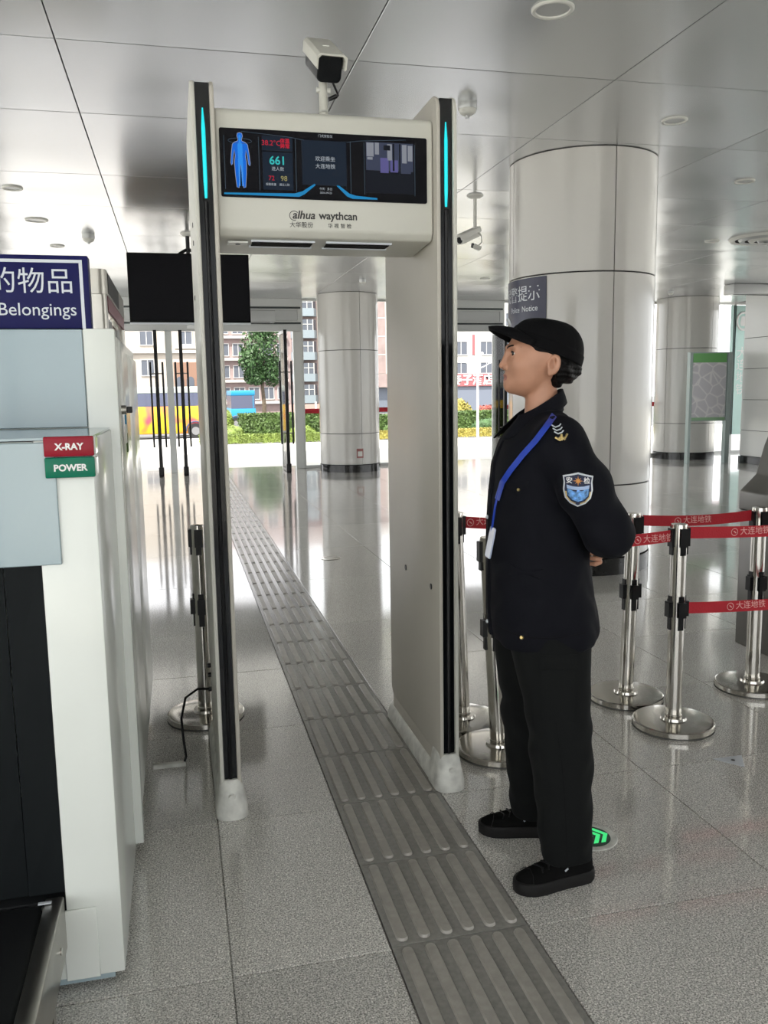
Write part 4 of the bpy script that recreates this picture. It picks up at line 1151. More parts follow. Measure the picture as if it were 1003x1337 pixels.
# teal banner with a metro sign on the glass beyond
bn = thing('glass_banner', 'teal vertical banner with a white metro symbol on the far right glass', 'banner', (11.9, 16.46, 0.4))
M['teal'] = mat('teal_film', (0.50, 0.72, 0.68), 0.3)
b0 = box('film', M['teal'], bn, -0.30, 0.30, 0.0, 0.008, 0.0, 2.75)
MB().tube([(0.15 * math.cos(a), -0.004, 2.42 + 0.18 * math.sin(a)) for a in [2 * PI * k / 28 for k in range(29)]], 0.025, 6).build('symbol', M['white_print'], b0)
MB().prism([(-0.05, 2.32), (0.05, 2.32), (0.07, 2.37), (0.05, 2.52), (-0.05, 2.52), (-0.07, 2.37)], 'y', -0.006, -0.001).build('symbol', M['white_print'], b0)
text('大\n连\n地\n铁', 0.26, M['white_print'], b0, (0, -0.003, 1.35), align='CENTER')
# beam over the right passage
t = thing('air_curtain', 'long grey air curtain box under the ceiling at the far right', 'air curtain', (10.9, 13.6, 3.03))
box('housing', M['alu'], t, -1.45, 1.6, -0.25, -0.2 + 0.25, 0.0, 0.165, 0.01, 2)
box('outlet', M['dark_gap'], t, -1.35, 1.5, -0.12, -0.07, -0.006, -0.001)
# red fire signs on the clad wall
for lab, z0_, z1_ in (('red square fire sign higher on the right wall', 1.76, 2.32), ('red framed fire sign lower on the right wall', 0.72, 1.18)):
    t = thing('fire_sign', lab, 'sign', (10.86, 13.394, z0_))
    box('plate', M['belt_red'], t, -0.22, 0.22, -0.012, -0.001, 0, z1_ - z0_, 0.003, 1)
    box('print', M['white_print'], t, -0.15, 0.15, -0.0135, -0.0125, 0.08, (z1_ - z0_) * 0.5)
# dark cabinet at the right edge
kc = thing('service_cabinet', 'dark grey metal cabinet with a sloping head at the right edge', 'cabinet', (3.24, 3.98, 0))
M['cab'] = mat('dark_bronze_metal', (0.13, 0.125, 0.115), 0.3, metal=0.4)
box('pedestal', M['cab'], kc, -0.20, 0.25, -0.12, 0.18, 0.0, 0.76, 0.006, 2)
MB().prism([(-0.20, 0.762), (0.30, 0.762), (0.30, 1.30), (0.02, 1.30), (-0.055, 1.12), (-0.10, 0.96), (-0.20, 0.87)], 'y', -0.18, 0.20).build('head', M['cab'], kc, 0.012, 3)
box('display', M['gloss_black'], kc, 0.02, 0.27, -0.186, -0.181, 0.95, 1.25)
# device beside the far glass
t = thing('wall_speaker', 'small grey box high on the glass front right of the far column', 'speaker', (4.21, FY - 0.13, 2.66))
box('housing', M['white_dev'], t, -0.10, 0.10, -0.05, 0.055, 0, 0.40, 0.008, 2)
for z in (0.12, 0.2, 0.28): box('slot', M['dark_gap'], t, -0.06, 0.06, -0.053, -0.0505, z, z + 0.02)
# air curtain over the open doors
t = thing('air_curtain', 'grey air curtain box above the open glass doors', 'air curtain', (1.1, FY - 0.22, 2.74))
box('housing', M['alu'], t, -0.85, 0.75, -0.12, 0.12, 0.0, 0.22, 0.015, 3)
box('outlet', M['dark_gap'], t, -0.75, 0.65, -0.10, -0.05, -0.005, -0.0005)

# ================================================================== things set into or stuck on the floor
def disc(label, x, y, r):
    t = thing('floor_outlet', label, 'floor outlet', (x, y, 0), 0, 'round floor outlets')
    MB().lathe([(r, 0.0003), (r - 0.004, 0.004), (r * 0.72, 0.0045), (r * 0.70, 0.003)], n=36).build('rim', M['mirror_steel'], t, smooth=True)
    MB().lathe([(r * 0.70, 0.003), (r * 0.5, 0.0034), (0.0, 0.0034)], n=36).build('cover', M['steel'], t, smooth=True)
disc('round steel floor outlet just behind the right gate post', 1.27, 4.87, 0.085)
disc('round steel floor outlet farther away beside the tactile strip', 1.26, 7.34, 0.09)
ga = thing('floor_arrow', 'round green floor marker with a bright arrow behind the guard', 'floor marker', (1.245, 2.40, 0))
MB().lathe([(0.088, 0.0003), (0.086, 0.0025), (0.067, 0.003), (0.065, 0.0022)], n=40).build('rim', M['scuff'], ga, smooth=True)
fd = MB().lathe([(0.0655, 0.0024), (0.0, 0.0024)], n=40).build('green_disc', mat('dark_green_disc', (0.01, 0.06, 0.035), 0.25), ga, smooth=True)
E_grn = mat('bright_green', (0.05, 0.75, 0.22), 0.4, emit=(0.05, 0.75, 0.22), es=0.35)
for k in range(3):
    u = -0.035 + k * 0.026
    MB().prism([(u, -0.045), (u + 0.016, -0.045), (u + 0.046, 0.0), (u + 0.016, 0.045), (u, 0.045), (u + 0.03, 0.0)][::-1], 'z', 0.0026, 0.0034).build('chevron', E_grn, fd)
fs = thing('floor_plate', 'small triangular steel plate with a hole set in the floor joint', 'floor plate', (2.04, 2.77, 0))
tp = MB().prism([(-0.06, 0.045), (0.015, -0.05), (0.07, 0.045)], 'z', 0.0003, 0.003).build('plate', M['silver'], fs, 0.0008, 1)
MB().cyl((0.008, 0.012, 0.0031), (0.008, 0.012, 0.0034), 0.008, n=14).build('hole', M['black'], tp)
# ================================================================== the security guard
# Local frame: -x is where she faces, -y her left side (towards the camera), z up.  Surfaces are grown from distance fields.
f32 = np.float32
def V3(a): return np.array(a, f32)
def ell(P, c, r, rot=None):
    q = P - V3(c)
    if rot is not None: q = q @ rot.astype(f32)
    r = V3(r)
    k0 = np.sqrt(((q / r) ** 2).sum(1)); k1 = np.sqrt(((q / (r * r)) ** 2).sum(1)) + 1e-9
    return k0 * (k0 - 1) / k1
def rc(P, a, b, ra, rb):
    a, b = V3(a), V3(b)
    ab = b - a
    t = np.clip(((P - a) @ ab) / (ab @ ab), 0, 1)
    return np.sqrt(((P - a - t[:, None] * ab) ** 2).sum(1)) - (ra + t * (rb - ra))
def smin(a, b, k):
    h = np.clip(0.5 + 0.5 * (b - a) / k, 0, 1)
    return b * (1 - h) + a * h - k * h * (1 - h)
def smax(a, b, k): return -smin(-a, -b, k)
def stack(P, tab, n=2.4, cap=0.012):
    tab = np.array(tab, float)
    zs = np.linspace(tab[0, 0], tab[-1, 0], 80)
    cols = []
    for c in range(1, 5):                                  # smooth the profile
        y = np.interp(zs, tab[:, 0], tab[:, c])
        for _ in range(4): y[1:-1] = (y[:-2] + 2 * y[1:-1] + y[2:]) / 4
        cols.append(y)
    z = P[:, 2]
    cx_, cy_, a, b = [np.interp(z, zs, y).astype(f32) for y in cols]
    q = ((np.abs(P[:, 0] - cx_) / a) ** n + (np.abs(P[:, 1] - cy_) / b) ** n + 1e-12) ** (1.0 / n)
    d = (q - 1) * np.minimum(a, b) * 0.9
    return smax(smax(d, tab[0, 0] - z, cap), z - tab[-1, 0], cap)
def folds(P, f, seed):
    x, y, z = P[:, 0] * f, P[:, 1] * f, P[:, 2] * f
    return (np.sin(x * 1.3 + 2.1 * np.sin(z * 0.7 + seed)) * np.sin(y * 1.1 - 1.7 * np.sin(z * 0.9 - seed)) + 0.5 * np.sin(z * 2.3 + 1.9 * np.sin(x * 1.1 + y * 1.4 + seed)))

def surface(name, sdf, X_, Y_, Z_, mat_, parent, coarse=4):
    """surface nets over a rectilinear grid; only blocks near the surface are sampled"""
    X_, Y_, Z_ = [np.asarray(a, f32) for a in (X_, Y_, Z_)]
    nx, ny, nz = len(X_), len(Y_), len(Z_)
    ci = [np.arange(0, n, coarse) for n in (nx, ny, nz)]
    mid = [a[np.minimum(i + coarse // 2, len(a) - 1)] for a, i in zip((X_, Y_, Z_), ci)]
    G = np.stack(np.meshgrid(*mid, indexing='ij'), -1).reshape(-1, 3)
    dc = sdf(G).reshape(len(ci[0]), len(ci[1]), len(ci[2]))
    h = max(np.diff(a).max() for a in (X_, Y_, Z_))
    act = np.abs(dc) < coarse * h * 1.25
    full = np.repeat(np.repeat(np.repeat(dc, coarse, 0), coarse, 1), coarse, 2)[:nx, :ny, :nz].astype(f32)
    m = np.repeat(np.repeat(np.repeat(act, coarse, 0), coarse, 1), coarse, 2)[:nx, :ny, :nz]
    I = np.argwhere(m)
    full[m] = sdf(np.stack([X_[I[:, 0]], Y_[I[:, 1]], Z_[I[:, 2]]], 1))
    S = full < 0
    c8 = np.zeros((nx - 1, ny - 1, nz - 1), np.int8)
    for i in (0, 1):
        for j in (0, 1):
            for k in (0, 1):
                c8 += S[i:nx - 1 + i, j:ny - 1 + j, k:nz - 1 + k]
    cell = np.argwhere((c8 > 0) & (c8 < 8))
    idx = -np.ones(c8.shape, np.int32)
    idx[tuple(cell.T)] = np.arange(len(cell))
    acc = np.zeros((len(cell), 3)); cnt = np.zeros(len(cell))
    corners = [(i, j, k) for i in (0, 1) for j in (0, 1) for k in (0, 1)]
    for a in corners:
        for b in corners:
            if sum(abs(p - q) for p, q in zip(a, b)) != 1 or a > b: continue
            A = cell + np.array(a); B = cell + np.array(b)
            da = full[tuple(A.T)]; db = full[tuple(B.T)]
            on = (da < 0) != (db < 0)
            t = np.where(on, da / np.where(on, da - db, 1), 0)[:, None]
            pa = np.stack([X_[A[:, 0]], Y_[A[:, 1]], Z_[A[:, 2]]], 1); pb = np.stack([X_[B[:, 0]], Y_[B[:, 1]], Z_[B[:, 2]]], 1)
            acc[on] += (pa + t * (pb - pa))[on]; cnt[on] += 1
    vert = acc / cnt[:, None]
    F = []
    for ax in range(3):
        o1, o2 = [(1, 2), (2, 0), (0, 1)][ax]
        sl = [slice(None)] * 3; sl2 = [slice(None)] * 3
        sl[ax] = slice(0, -1); sl2[ax] = slice(1, None)
        E1, E2 = S[tuple(sl)], S[tuple(sl2)]
        e = np.argwhere(E1 != E2)
        e = e[(e[:, o1] > 0) & (e[:, o2] > 0) & (e[:, o1] < c8.shape[o1]) & (e[:, o2] < c8.shape[o2])]
        flip = E1[tuple(e.T)]
        def at(d1, d2):
            q = e.copy(); q[:, o1] -= d1; q[:, o2] -= d2
            return idx[tuple(q.T)]
        quad = np.stack([at(1, 1), at(0, 1), at(0, 0), at(1, 0)], 1)
        quad[~flip] = quad[~flip][:, ::-1]
        F.append(quad)
    F = np.concatenate(F)
    F = F[(F >= 0).all(1)]
    me = bpy.data.meshes.new(name)
    me.from_pydata(vert.tolist(), [], F.tolist())
    me.materials.append(mat_)
    me.polygons.foreach_set('use_smooth', [True] * len(me.polygons))
    o = bpy.data.objects.new(name, me)
    COL.objects.link(o)
    if parent is not None: o.parent = parent
    return o
def rng_(a, b, s): return np.arange(a, b + s, s)

# ---- shapes
TORSO = [(0.715, 0.010, 0, 0.150, 0.192), (0.745, 0.013, 0, 0.160, 0.197), (0.80, 0.008, 0, 0.158, 0.197), (0.87, 0.0, 0, 0.150, 0.190), (0.955, -0.007, 0, 0.144, 0.184),
         (1.05, -0.011, 0, 0.139, 0.184), (1.15, -0.010, 0, 0.134, 0.190), (1.245, -0.005, 0, 0.128, 0.196), (1.31, 0.003, 0, 0.112, 0.180), (1.345, 0.010, 0, 0.090, 0.135), (1.365, 0.012, 0, 0.072, 0.095), (1.378, 0.012, 0, 0.058, 0.075)]
def arm_chain(P, s, r1, r2, r3, r4):
    sh, um, el, wr_ = (0.018, s * 0.170, 1.305), (0.070, s * 0.222, 1.185), (0.138, s * 0.228, 1.062), (0.172, s * 0.070, 1.005)
    d = smin(rc(P, sh, um, r1, r2), rc(P, um, el, r2, r3), 0.03)
    return smin(d, rc(P, el, wr_, r3, r4), 0.02)
def jacket(P):
    d = stack(P, TORSO, 2.5, 0.005)
    d = smin(d, rc(P, (0.018, -0.075, 1.352), (0.016, -0.155, 1.322), 0.032, 0.045), 0.04)
    d = smin(d, rc(P, (0.018, 0.075, 1.352), (0.016, 0.155, 1.322), 0.032, 0.045), 0.04)
    far = np.minimum(arm_chain(P, -1, 0.066, 0.069, 0.066, 0.042), arm_chain(P, 1, 0.066, 0.069, 0.066, 0.042))
    up = np.clip((P[:, 2] - 1.15) / 0.1, 0, 1)
    d = smin(d, far, 0.008 + 0.035 * up)
    return d + 0.0028 * folds(P, 26.0, 1.3) * np.clip((1.33 - P[:, 2]) / 0.1, 0.2, 1)
NEAR = [(0.088, 0.054, -0.150, 0.074, 0.074), (0.22, 0.049, -0.145, 0.080, 0.080), (0.42, 0.040, -0.130, 0.090, 0.087), (0.55, 0.030, -0.115, 0.096, 0.094), (0.70, 0.014, -0.098, 0.116, 0.10), (0.82, 0.005, -0.085, 0.130, 0.10)]
FAR = [(0.070, 0.020, 0.148, 0.070, 0.074), (0.285, 0.010, 0.136, 0.080, 0.080), (0.49, -0.002, 0.118, 0.090, 0.088), (0.65, -0.008, 0.102, 0.106, 0.098), (0.82, 0.0, 0.085, 0.130, 0.10)]
def trousers(P):
    d = smin(stack(P, NEAR, 2.3, 0.006), stack(P, FAR, 2.3, 0.006), 0.012)
    w = np.clip((0.62 - P[:, 2]) / 0.2, 0.25, 1)
    diag = np.sin((P[:, 2] * 0.8 + P[:, 0] * 0.9) * 46 + 2.0 * np.sin(P[:, 2] * 13)) * np.exp(-((P[:, 2] - 0.42) / 0.10) ** 2)
    return d + 0.0025 * folds(P, 24.0, 0.4) * w + 0.0035 * diag
def head(P):
    d = ell(P, (0.008, 0, 1.556), (0.098, 0.077, 0.088))
    d = smin(d, ell(P, (-0.043, 0, 1.517), (0.058, 0.063, 0.082)), 0.03)
    d = smin(d, ell(P, (-0.046, 0, 1.478), (0.054, 0.050, 0.044)), 0.025)
    d = smin(d, ell(P, (-0.088, 0, 1.460), (0.018, 0.020, 0.018)), 0.02)
    for s in (-1, 1):
        d = smin(d, ell(P, (-0.066, s * 0.040, 1.517), (0.024, 0.020, 0.022)), 0.02)
        d = smin(d, rc(P, (-0.093, s * 0.012, 1.568), (-0.078, s * 0.045, 1.569), 0.007, 0.007), 0.014)
    for s in (-1, 1):
        d = smax(d, -ell(P, (-0.108, s * 0.033, 1.552), (0.024, 0.021, 0.0135)), 0.012)
        lid = ell(P, (-0.0775, s * 0.0325, 1.551), (0.0135, 0.0180, 0.0130))
        slit = np.maximum(np.abs(P[:, 2] - 1.5505) - 0.0042 * np.clip(1 - ((P[:, 1] - s * 0.0325) / 0.0175) ** 2, 0, 1), P[:, 0] + 0.076)
        d = smin(d, smax(lid, -slit, 0.001), 0.004)
    d = smin(d, rc(P, (-0.097, 0, 1.557), (-0.1115, 0, 1.521), 0.0055, 0.008), 0.011)
    d = smin(d, ell(P, (-0.1125, 0, 1.5175), (0.0085, 0.0095, 0.008)), 0.006)
    for s in (-1, 1):
        d = smin(d, ell(P, (-0.1035, s * 0.0115, 1.5125), (0.008, 0.0065, 0.0065)), 0.006)
        d = smax(d, -ell(P, (-0.109, s * 0.006, 1.5075), (0.004, 0.0025, 0.003)), 0.002)
    d = smin(d, ell(P, (-0.0995, 0, 1.4900), (0.0090, 0.0205, 0.0055)), 0.006)
    d = smin(d, ell(P, (-0.0985, 0, 1.4775), (0.0090, 0.0180, 0.0062)), 0.006)
    d = smax(d, -rc(P, (-0.109, 0, 1.4838), (-0.093, -0.023, 1.4820), 0.0022, 0.0022), 0.003)
    d = smax(d, -rc(P, (-0.109, 0, 1.4838), (-0.093, 0.023, 1.4820), 0.0022, 0.0022), 0.003)
    th = rad(14)
    Ry = np.array([[math.cos(th), 0, math.sin(th)], [0, 1, 0], [-math.sin(th), 0, math.cos(th)]])
    for s in (-1, 1):
        tz = rad(26 * s)
        Rz = np.array([[math.cos(tz), -math.sin(tz), 0], [math.sin(tz), math.cos(tz), 0], [0, 0, 1]])
        e = ell(P, (0.019, s * 0.0800, 1.517), (0.0190, 0.0065, 0.0295), Rz @ Ry)
        e = smax(e, -ell(P, (0.013, s * 0.0885, 1.521), (0.0105, 0.0125, 0.0185), Rz @ Ry), 0.0015)
        e = smin(e, rc(P, (0.018, s * 0.0835, 1.530), (0.020, s * 0.0835, 1.510), 0.003, 0.003), 0.002)
        e = smin(e, ell(P, (0.010, s * 0.0745, 1.4935), (0.008, 0.005, 0.0085)), 0.004)
        d = smin(d, e, 0.003)
        d = smin(d, rc(P, (0.004, s * 0.0765, 1.522), (0.006, s * 0.0755, 1.512), 0.0035, 0.0035), 0.003)
    d = smin(d, rc(P, (0.004, 0, 1.35), (0.002, 0, 1.475), 0.051, 0.043), 0.012)
    return d
def finger(P, pts, r): 
    d = None
    for i in range(len(pts) - 1):
        q = rc(P, pts[i], pts[i + 1], r * (1 - 0.12 * i), r * (1 - 0.12 * (i + 1)))
        d = q if d is None else np.minimum(d, q)
    return d
def hands(P):
    P = P - V3((-0.008, 0, 0.012))
    # right hand hangs from the wrist that the left hand holds
    d = rc(P, (0.166, 0.06, 1.002), (0.168, 0.012, 0.984), 0.026, 0.024)
    d = smin(d, ell(P, (0.168, -0.028, 0.974), (0.014, 0.042, 0.030)), 0.015)
    for k in range(4):
        z0 = 0.994 - 0.0165 * k
        x0 = 0.172
        pts = [(x0, -0.055, z0), (x0 - 0.004, -0.088 + 0.005 * abs(k - 1.4), z0 - 0.006), (x0 - 0.020, -0.100 + 0.006 * abs(k - 1.4), z0 - 0.010), (x0 - 0.034, -0.090 + 0.006 * abs(k - 1.4), z0 - 0.010)]
        d = smin(d, finger(P, pts, 0.0088), 0.004)
    d = smin(d, finger(P, [(0.160, -0.005, 0.962), (0.148, -0.032, 0.950), (0.142, -0.055, 0.950)], 0.0098), 0.006)
    # left hand closed round the right wrist from outside
    e = rc(P, (0.176, -0.075, 1.006), (0.192, -0.030, 1.004), 0.025, 0.024)
    e = smin(e, ell(P, (0.203, 0.012, 1.000), (0.013, 0.040, 0.032)), 0.015)
    for k in range(4):
        z0 = 1.024 - 0.0165 * k
        pts = [(0.205, 0.040, z0), (0.200, 0.068, z0), (0.180, 0.078, z0), (0.160, 0.072, z0)]
        e = smin(e, finger(P, pts, 0.0088), 0.004)
    e = smin(e, finger(P, [(0.196, -0.012, 1.020), (0.180, 0.012, 1.034), (0.158, 0.026, 1.028)], 0.0098), 0.006)
    return np.minimum(d, e)
def body(P):
    d = np.full(len(P), 1.0, f32)
    hi = P[:, 2] > 1.33
    if hi.any(): d[hi] = head(P[hi])
    lo = P[:, 2] < 1.40
    if lo.any():
        Q = P[lo]
        t = stack(Q, [(z, cx_, cy_, a - 0.02, b - 0.02) for z, cx_, cy_, a, b in TORSO], 2.3)
        t = smin(t, np.minimum(arm_chain(Q, -1, 0.048, 0.046, 0.040, 0.028), arm_chain(Q, 1, 0.048, 0.046, 0.040, 0.028)), 0.02)
        legs = np.minimum(stack(Q, [(0.03, 0.072, -0.143, 0.028, 0.026)] + [(z, x, y, a * 0.72, b * 0.72) for z, x, y, a, b in NEAR[1:]], 2.1), stack(Q, [(0.03, 0.045, 0.139, 0.028, 0.026)] + [(z, x, y, a * 0.72, b * 0.72) for z, x, y, a, b in FAR[1:]], 2.1))
        feet = np.minimum(rc(Q, (0.09, -0.138, 0.045), (-0.05, -0.176, 0.038), 0.020, 0.012), rc(Q, (0.06, 0.137, 0.045), (-0.10, 0.156, 0.038), 0.020, 0.012))
        t = smin(smin(t, legs, 0.03), feet, 0.012)
        hd = (Q[:, 2] > 0.9) & (Q[:, 2] < 1.1)
        if hd.any(): t[hd] = smin(t[hd], hands(Q[hd]), 0.008)
        d[lo] = smin(d[lo], t.astype(f32), 0.02)
    return d.astype(f32)
GLOC = (1.03, 2.34, 0.0)
GROT = rad(-11)
gx = rng_(-0.175, 0.245, 0.0024)
gy = np.concatenate([np.arange(-0.31, -0.095, 0.006), np.arange(-0.095, 0.095, 0.0024), np.arange(0.095, 0.312, 0.006)])
gz = np.concatenate([np.arange(0.015, 0.92, 0.010), np.arange(0.92, 1.06, 0.004), np.arange(1.06, 1.40, 0.010), np.arange(1.40, 1.68, 0.0022)])
guard = surface('person', body, gx, gy, gz, M['skin'], None)
guard.location = GLOC
guard.rotation_euler = (0, 0, GROT)
tag(guard, 'security guard in dark navy uniform and black cap standing with hands behind the back', 'person')
# lips get their own tint
gm = guard.data
gm.materials.append(M['lips'])
cc = np.zeros(len(gm.polygons) * 3); gm.polygons.foreach_get('center', cc); cc = cc.reshape(-1, 3)
lip = (cc[:, 0] < -0.094) & (np.abs(cc[:, 1]) < 0.0195) & (cc[:, 2] < 1.4945 - 0.16 * np.abs(cc[:, 1])) & (cc[:, 2] > 1.4725 + 0.25 * np.abs(cc[:, 1]))
mi = np.where(lip, 1, 0).astype(np.int32)
gm.polygons.foreach_set('material_index', mi)

jk = surface('jacket', jacket, rng_(-0.175, 0.28, 0.006), rng_(-0.33, 0.33, 0.006), rng_(0.69, 1.43, 0.006), M['jacket'], guard)
tr_ = surface('trousers', trousers, rng_(-0.16, 0.17, 0.006), rng_(-0.26, 0.26, 0.006), rng_(0.05, 0.84, 0.006), M['trousers'], guard)
# ---- cap and hair
def bottom(P): return 1.592 - (P[:, 0] + 0.095) * 0.40 + 0.030 * np.clip(-(P[:, 0] + 0.04) / 0.05, 0, 1) * np.clip(1 - np.abs(P[:, 1]) / 0.06, 0, 1)
def cap_f(P):
    Q = P.copy(); Q[:, 2] = Q[:, 2] + 0.13 * Q[:, 0]
    d = smin(ell(Q, (0.012, 0, 1.556), (0.1075, 0.0915, 0.1035)), ell(Q, (0.052, 0, 1.582), (0.066, 0.078, 0.062)), 0.02)
    d = smax(d, Q[:, 2] - 1.6525, 0.02)
    h = P[:, 2] - bottom(P)
    d = d - 0.0022 * np.clip((0.034 - h) / 0.002, 0, 1)
    seam = np.abs(np.arctan2(P[:, 1], P[:, 0] - 0.012)[:, None] - np.array([-PI / 2, PI / 2, -PI / 4 * 3, PI / 4 * 3, -PI / 4, PI / 4, 0], f32)[None]).min(1)
    d = d + 0.0012 * np.exp(-(seam / 0.03) ** 2) * (h > 0.036)
    return smax(d, -h, 0.003)
cap = surface('cap', cap_f, rng_(-0.11, 0.135, 0.003), rng_(-0.105, 0.105, 0.003), rng_(1.49, 1.69, 0.003), M['cap'], guard)
def hair_f(P):
    d = ell(P, (0.012, 0, 1.553), (0.100, 0.081, 0.092))
    keep = (0.034 - (P[:, 2] - 1.535) * 2.6) - P[:, 0]
    d = smax(d, keep * 0.35, 0.004)
    d = smin(d, smax(ell(P, (0.040, 0, 1.512), (0.066, 0.079, 0.060)), 0.030 - P[:, 0], 0.006), 0.01)
    d = smax(d, 1.462 - P[:, 2], 0.01)
    d = smin(d, ell(P, (0.080, 0, 1.505), (0.037, 0.050, 0.036)), 0.012)
    d = smin(d, rc(P, (0.038, -0.030, 1.472), (0.038, 0.030, 1.472), 0.019, 0.019), 0.015)
    return d + 0.0012 * np.sin(P[:, 2] * 420 + 60 * P[:, 0]) + 0.002 * np.sin(P[:, 0] * 130 + P[:, 2] * 90)
surface('hair', hair_f, rng_(-0.10, 0.13, 0.003), rng_(-0.095, 0.095, 0.003), rng_(1.44, 1.62, 0.003), M['hair'], guard)
# peak of the cap
rows = []
N = 24
for k in range(N + 1):
    ph = rad(-66 + 132 * k / N)
    e = (1 - math.cos(ph)) / (1 - math.cos(rad(66)))
    xi, yi, zi = 0.012 - 0.1035 * math.cos(ph), 0.088 * math.sin(ph), 1.621 - 0.036 * e
    ln = 0.060 * max(math.cos(ph * 90 / 66), 0.0) ** 0.55
    row = []
    for q in range(7):
        s = q / 6
        row.append((xi - ln * s, yi * (1 - 0.03 * s), zi + 0.010 * math.sin(s * PI * 0.5) * (1 - e) - 0.006 * s * s - 0.012 * s * e))
    rows.append(row)
pk = MB().loft(rows, closed=False, caps=False).build('peak', M['cap'], guard, smooth=True, fix=False)
sm = pk.modifiers.new('thickness', 'SOLIDIFY'); sm.thickness = 0.011; sm.offset = 0
# cap badge, silver embroidery on the front
bd = MB().prism([(-0.014, -0.010), (0.014, -0.010), (0.018, 0.0), (0.012, 0.014), (0, 0.02), (-0.012, 0.014), (-0.018, 0.0)], 'z', 0, 0.003).mesh('cap_badge', 0.001, 1)
bd.transform(Matrix.Translation((-0.0935, -0.004, 1.642)) @ Matrix.Rotation(rad(-90), 4, 'Y') @ Matrix.Rotation(rad(90), 4, 'Z') @ Matrix.Rotation(rad(-24), 4, 'X'))
link('cap_badge', bd, M['silver'], cap, True)
# ---- eyes and brows
M['eye_white'] = mat('eye_white', (0.62, 0.58, 0.54), 0.2)
M['iris'] = mat('dark_iris', (0.012, 0.008, 0.006), 0.1)
for s in (-1, 1):
    ey = MB().add(*blob((-0.0770, s * 0.0325, 1.5505), (0.0125, 0.0168, 0.0118), 0, 16, 10, 0)).build('eye', M['eye_white'], guard, smooth=True)
    ir = MB().add(*blob((-0.0850, s * 0.0345, 1.5506), (0.0062, 0.0082, 0.0075), 0, 14, 8, 0)).build('iris', M['iris'], ey, smooth=True)
    MB().tube([(-0.0850, s * 0.0175, 1.5520), (-0.0905, s * 0.0255, 1.5548), (-0.0905, s * 0.0345, 1.5556), (-0.0850, s * 0.0430, 1.5545), (-0.0760, s * 0.0510, 1.5515)], [0.0007, 0.0019, 0.0024, 0.0022, 0.0009], 6).build('eyelash', M['hair'], guard, smooth=True)
    MB().tube([(-0.1005, s * 0.0140, 1.5665), (-0.0985, s * 0.0250, 1.5710), (-0.0915, s * 0.0370, 1.5730), (-0.0790, s * 0.0490, 1.5715), (-0.0680, s * 0.0560, 1.5670)], [0.0014, 0.0024, 0.0025, 0.0018, 0.0006], 6).build('eyebrow', M['hair'], guard, smooth=True)
# loose hair strand in front of the ear
MB().tube([(-0.048, -0.062, 1.590), (-0.036, -0.0705, 1.572), (-0.022, -0.0745, 1.561)], [0.004, 0.0035, 0.001], 6).build('hair_strand', M['hair'], guard, smooth=True)
# ---- collar
def collar_ring(r_f, dz, out):
    ring = []
    for k in range(41):
        a = rad(-158 + 316 * k / 40)                      # 0 = nape, +-180 = throat
        fr = (1 - math.cos(a)) / 2
        r = 0.0545 + out * (0.6 + 0.7 * fr)
        xx = 0.004 + r * 1.02 * math.cos(a) - 0.014 * fr
        yy = r * 1.06 * math.sin(a)
        ring.append((xx, yy, 1.447 - 0.078 * fr + dz * (0.9 + 0.45 * fr)))
    return ring
stand = MB().loft([collar_ring(0, -0.062, 0.010), collar_ring(0, -0.030, 0.002), collar_ring(0, 0.0, 0.0)], closed=False, caps=False).build('collar_stand', M['jacket'], guard, smooth=True, fix=False)
fold_r = [collar_ring(0, 0.001, 0.001), collar_ring(0, 0.001, 0.006), collar_ring(0, -0.018, 0.016), collar_ring(0, -0.040, 0.025)]
for r_, pull in ((fold_r[3], 1.0), (fold_r[2], 0.55)):     # collar points reach forward
    for e_ in (list(range(0, 7)), list(range(40, 33, -1))):
        for q, i in enumerate(e_):
            w_ = (1 - q / 7) ** 1.3 * pull
            x_, y_, z_ = r_[i]
            r_[i] = (x_ - 0.034 * w_, y_ * (1 + 0.9 * w_), z_ - 0.012 * w_)
leaf = MB().loft(fold_r, closed=False, caps=False).build('collar', M['jacket'], guard, smooth=True, fix=False)
for o_ in (stand, leaf):
    sm = o_.modifiers.new('thickness', 'SOLIDIFY'); sm.thickness = 0.004; sm.offset = 0
for p in ((-0.062, -0.020, 1.350), (-0.085, -0.020, 1.338)):
    MB().add(*blob(p, (0.004, 0.004, 0.004), 0, 10, 6, 0)).build('snap', M['silver'], guard, smooth=True)
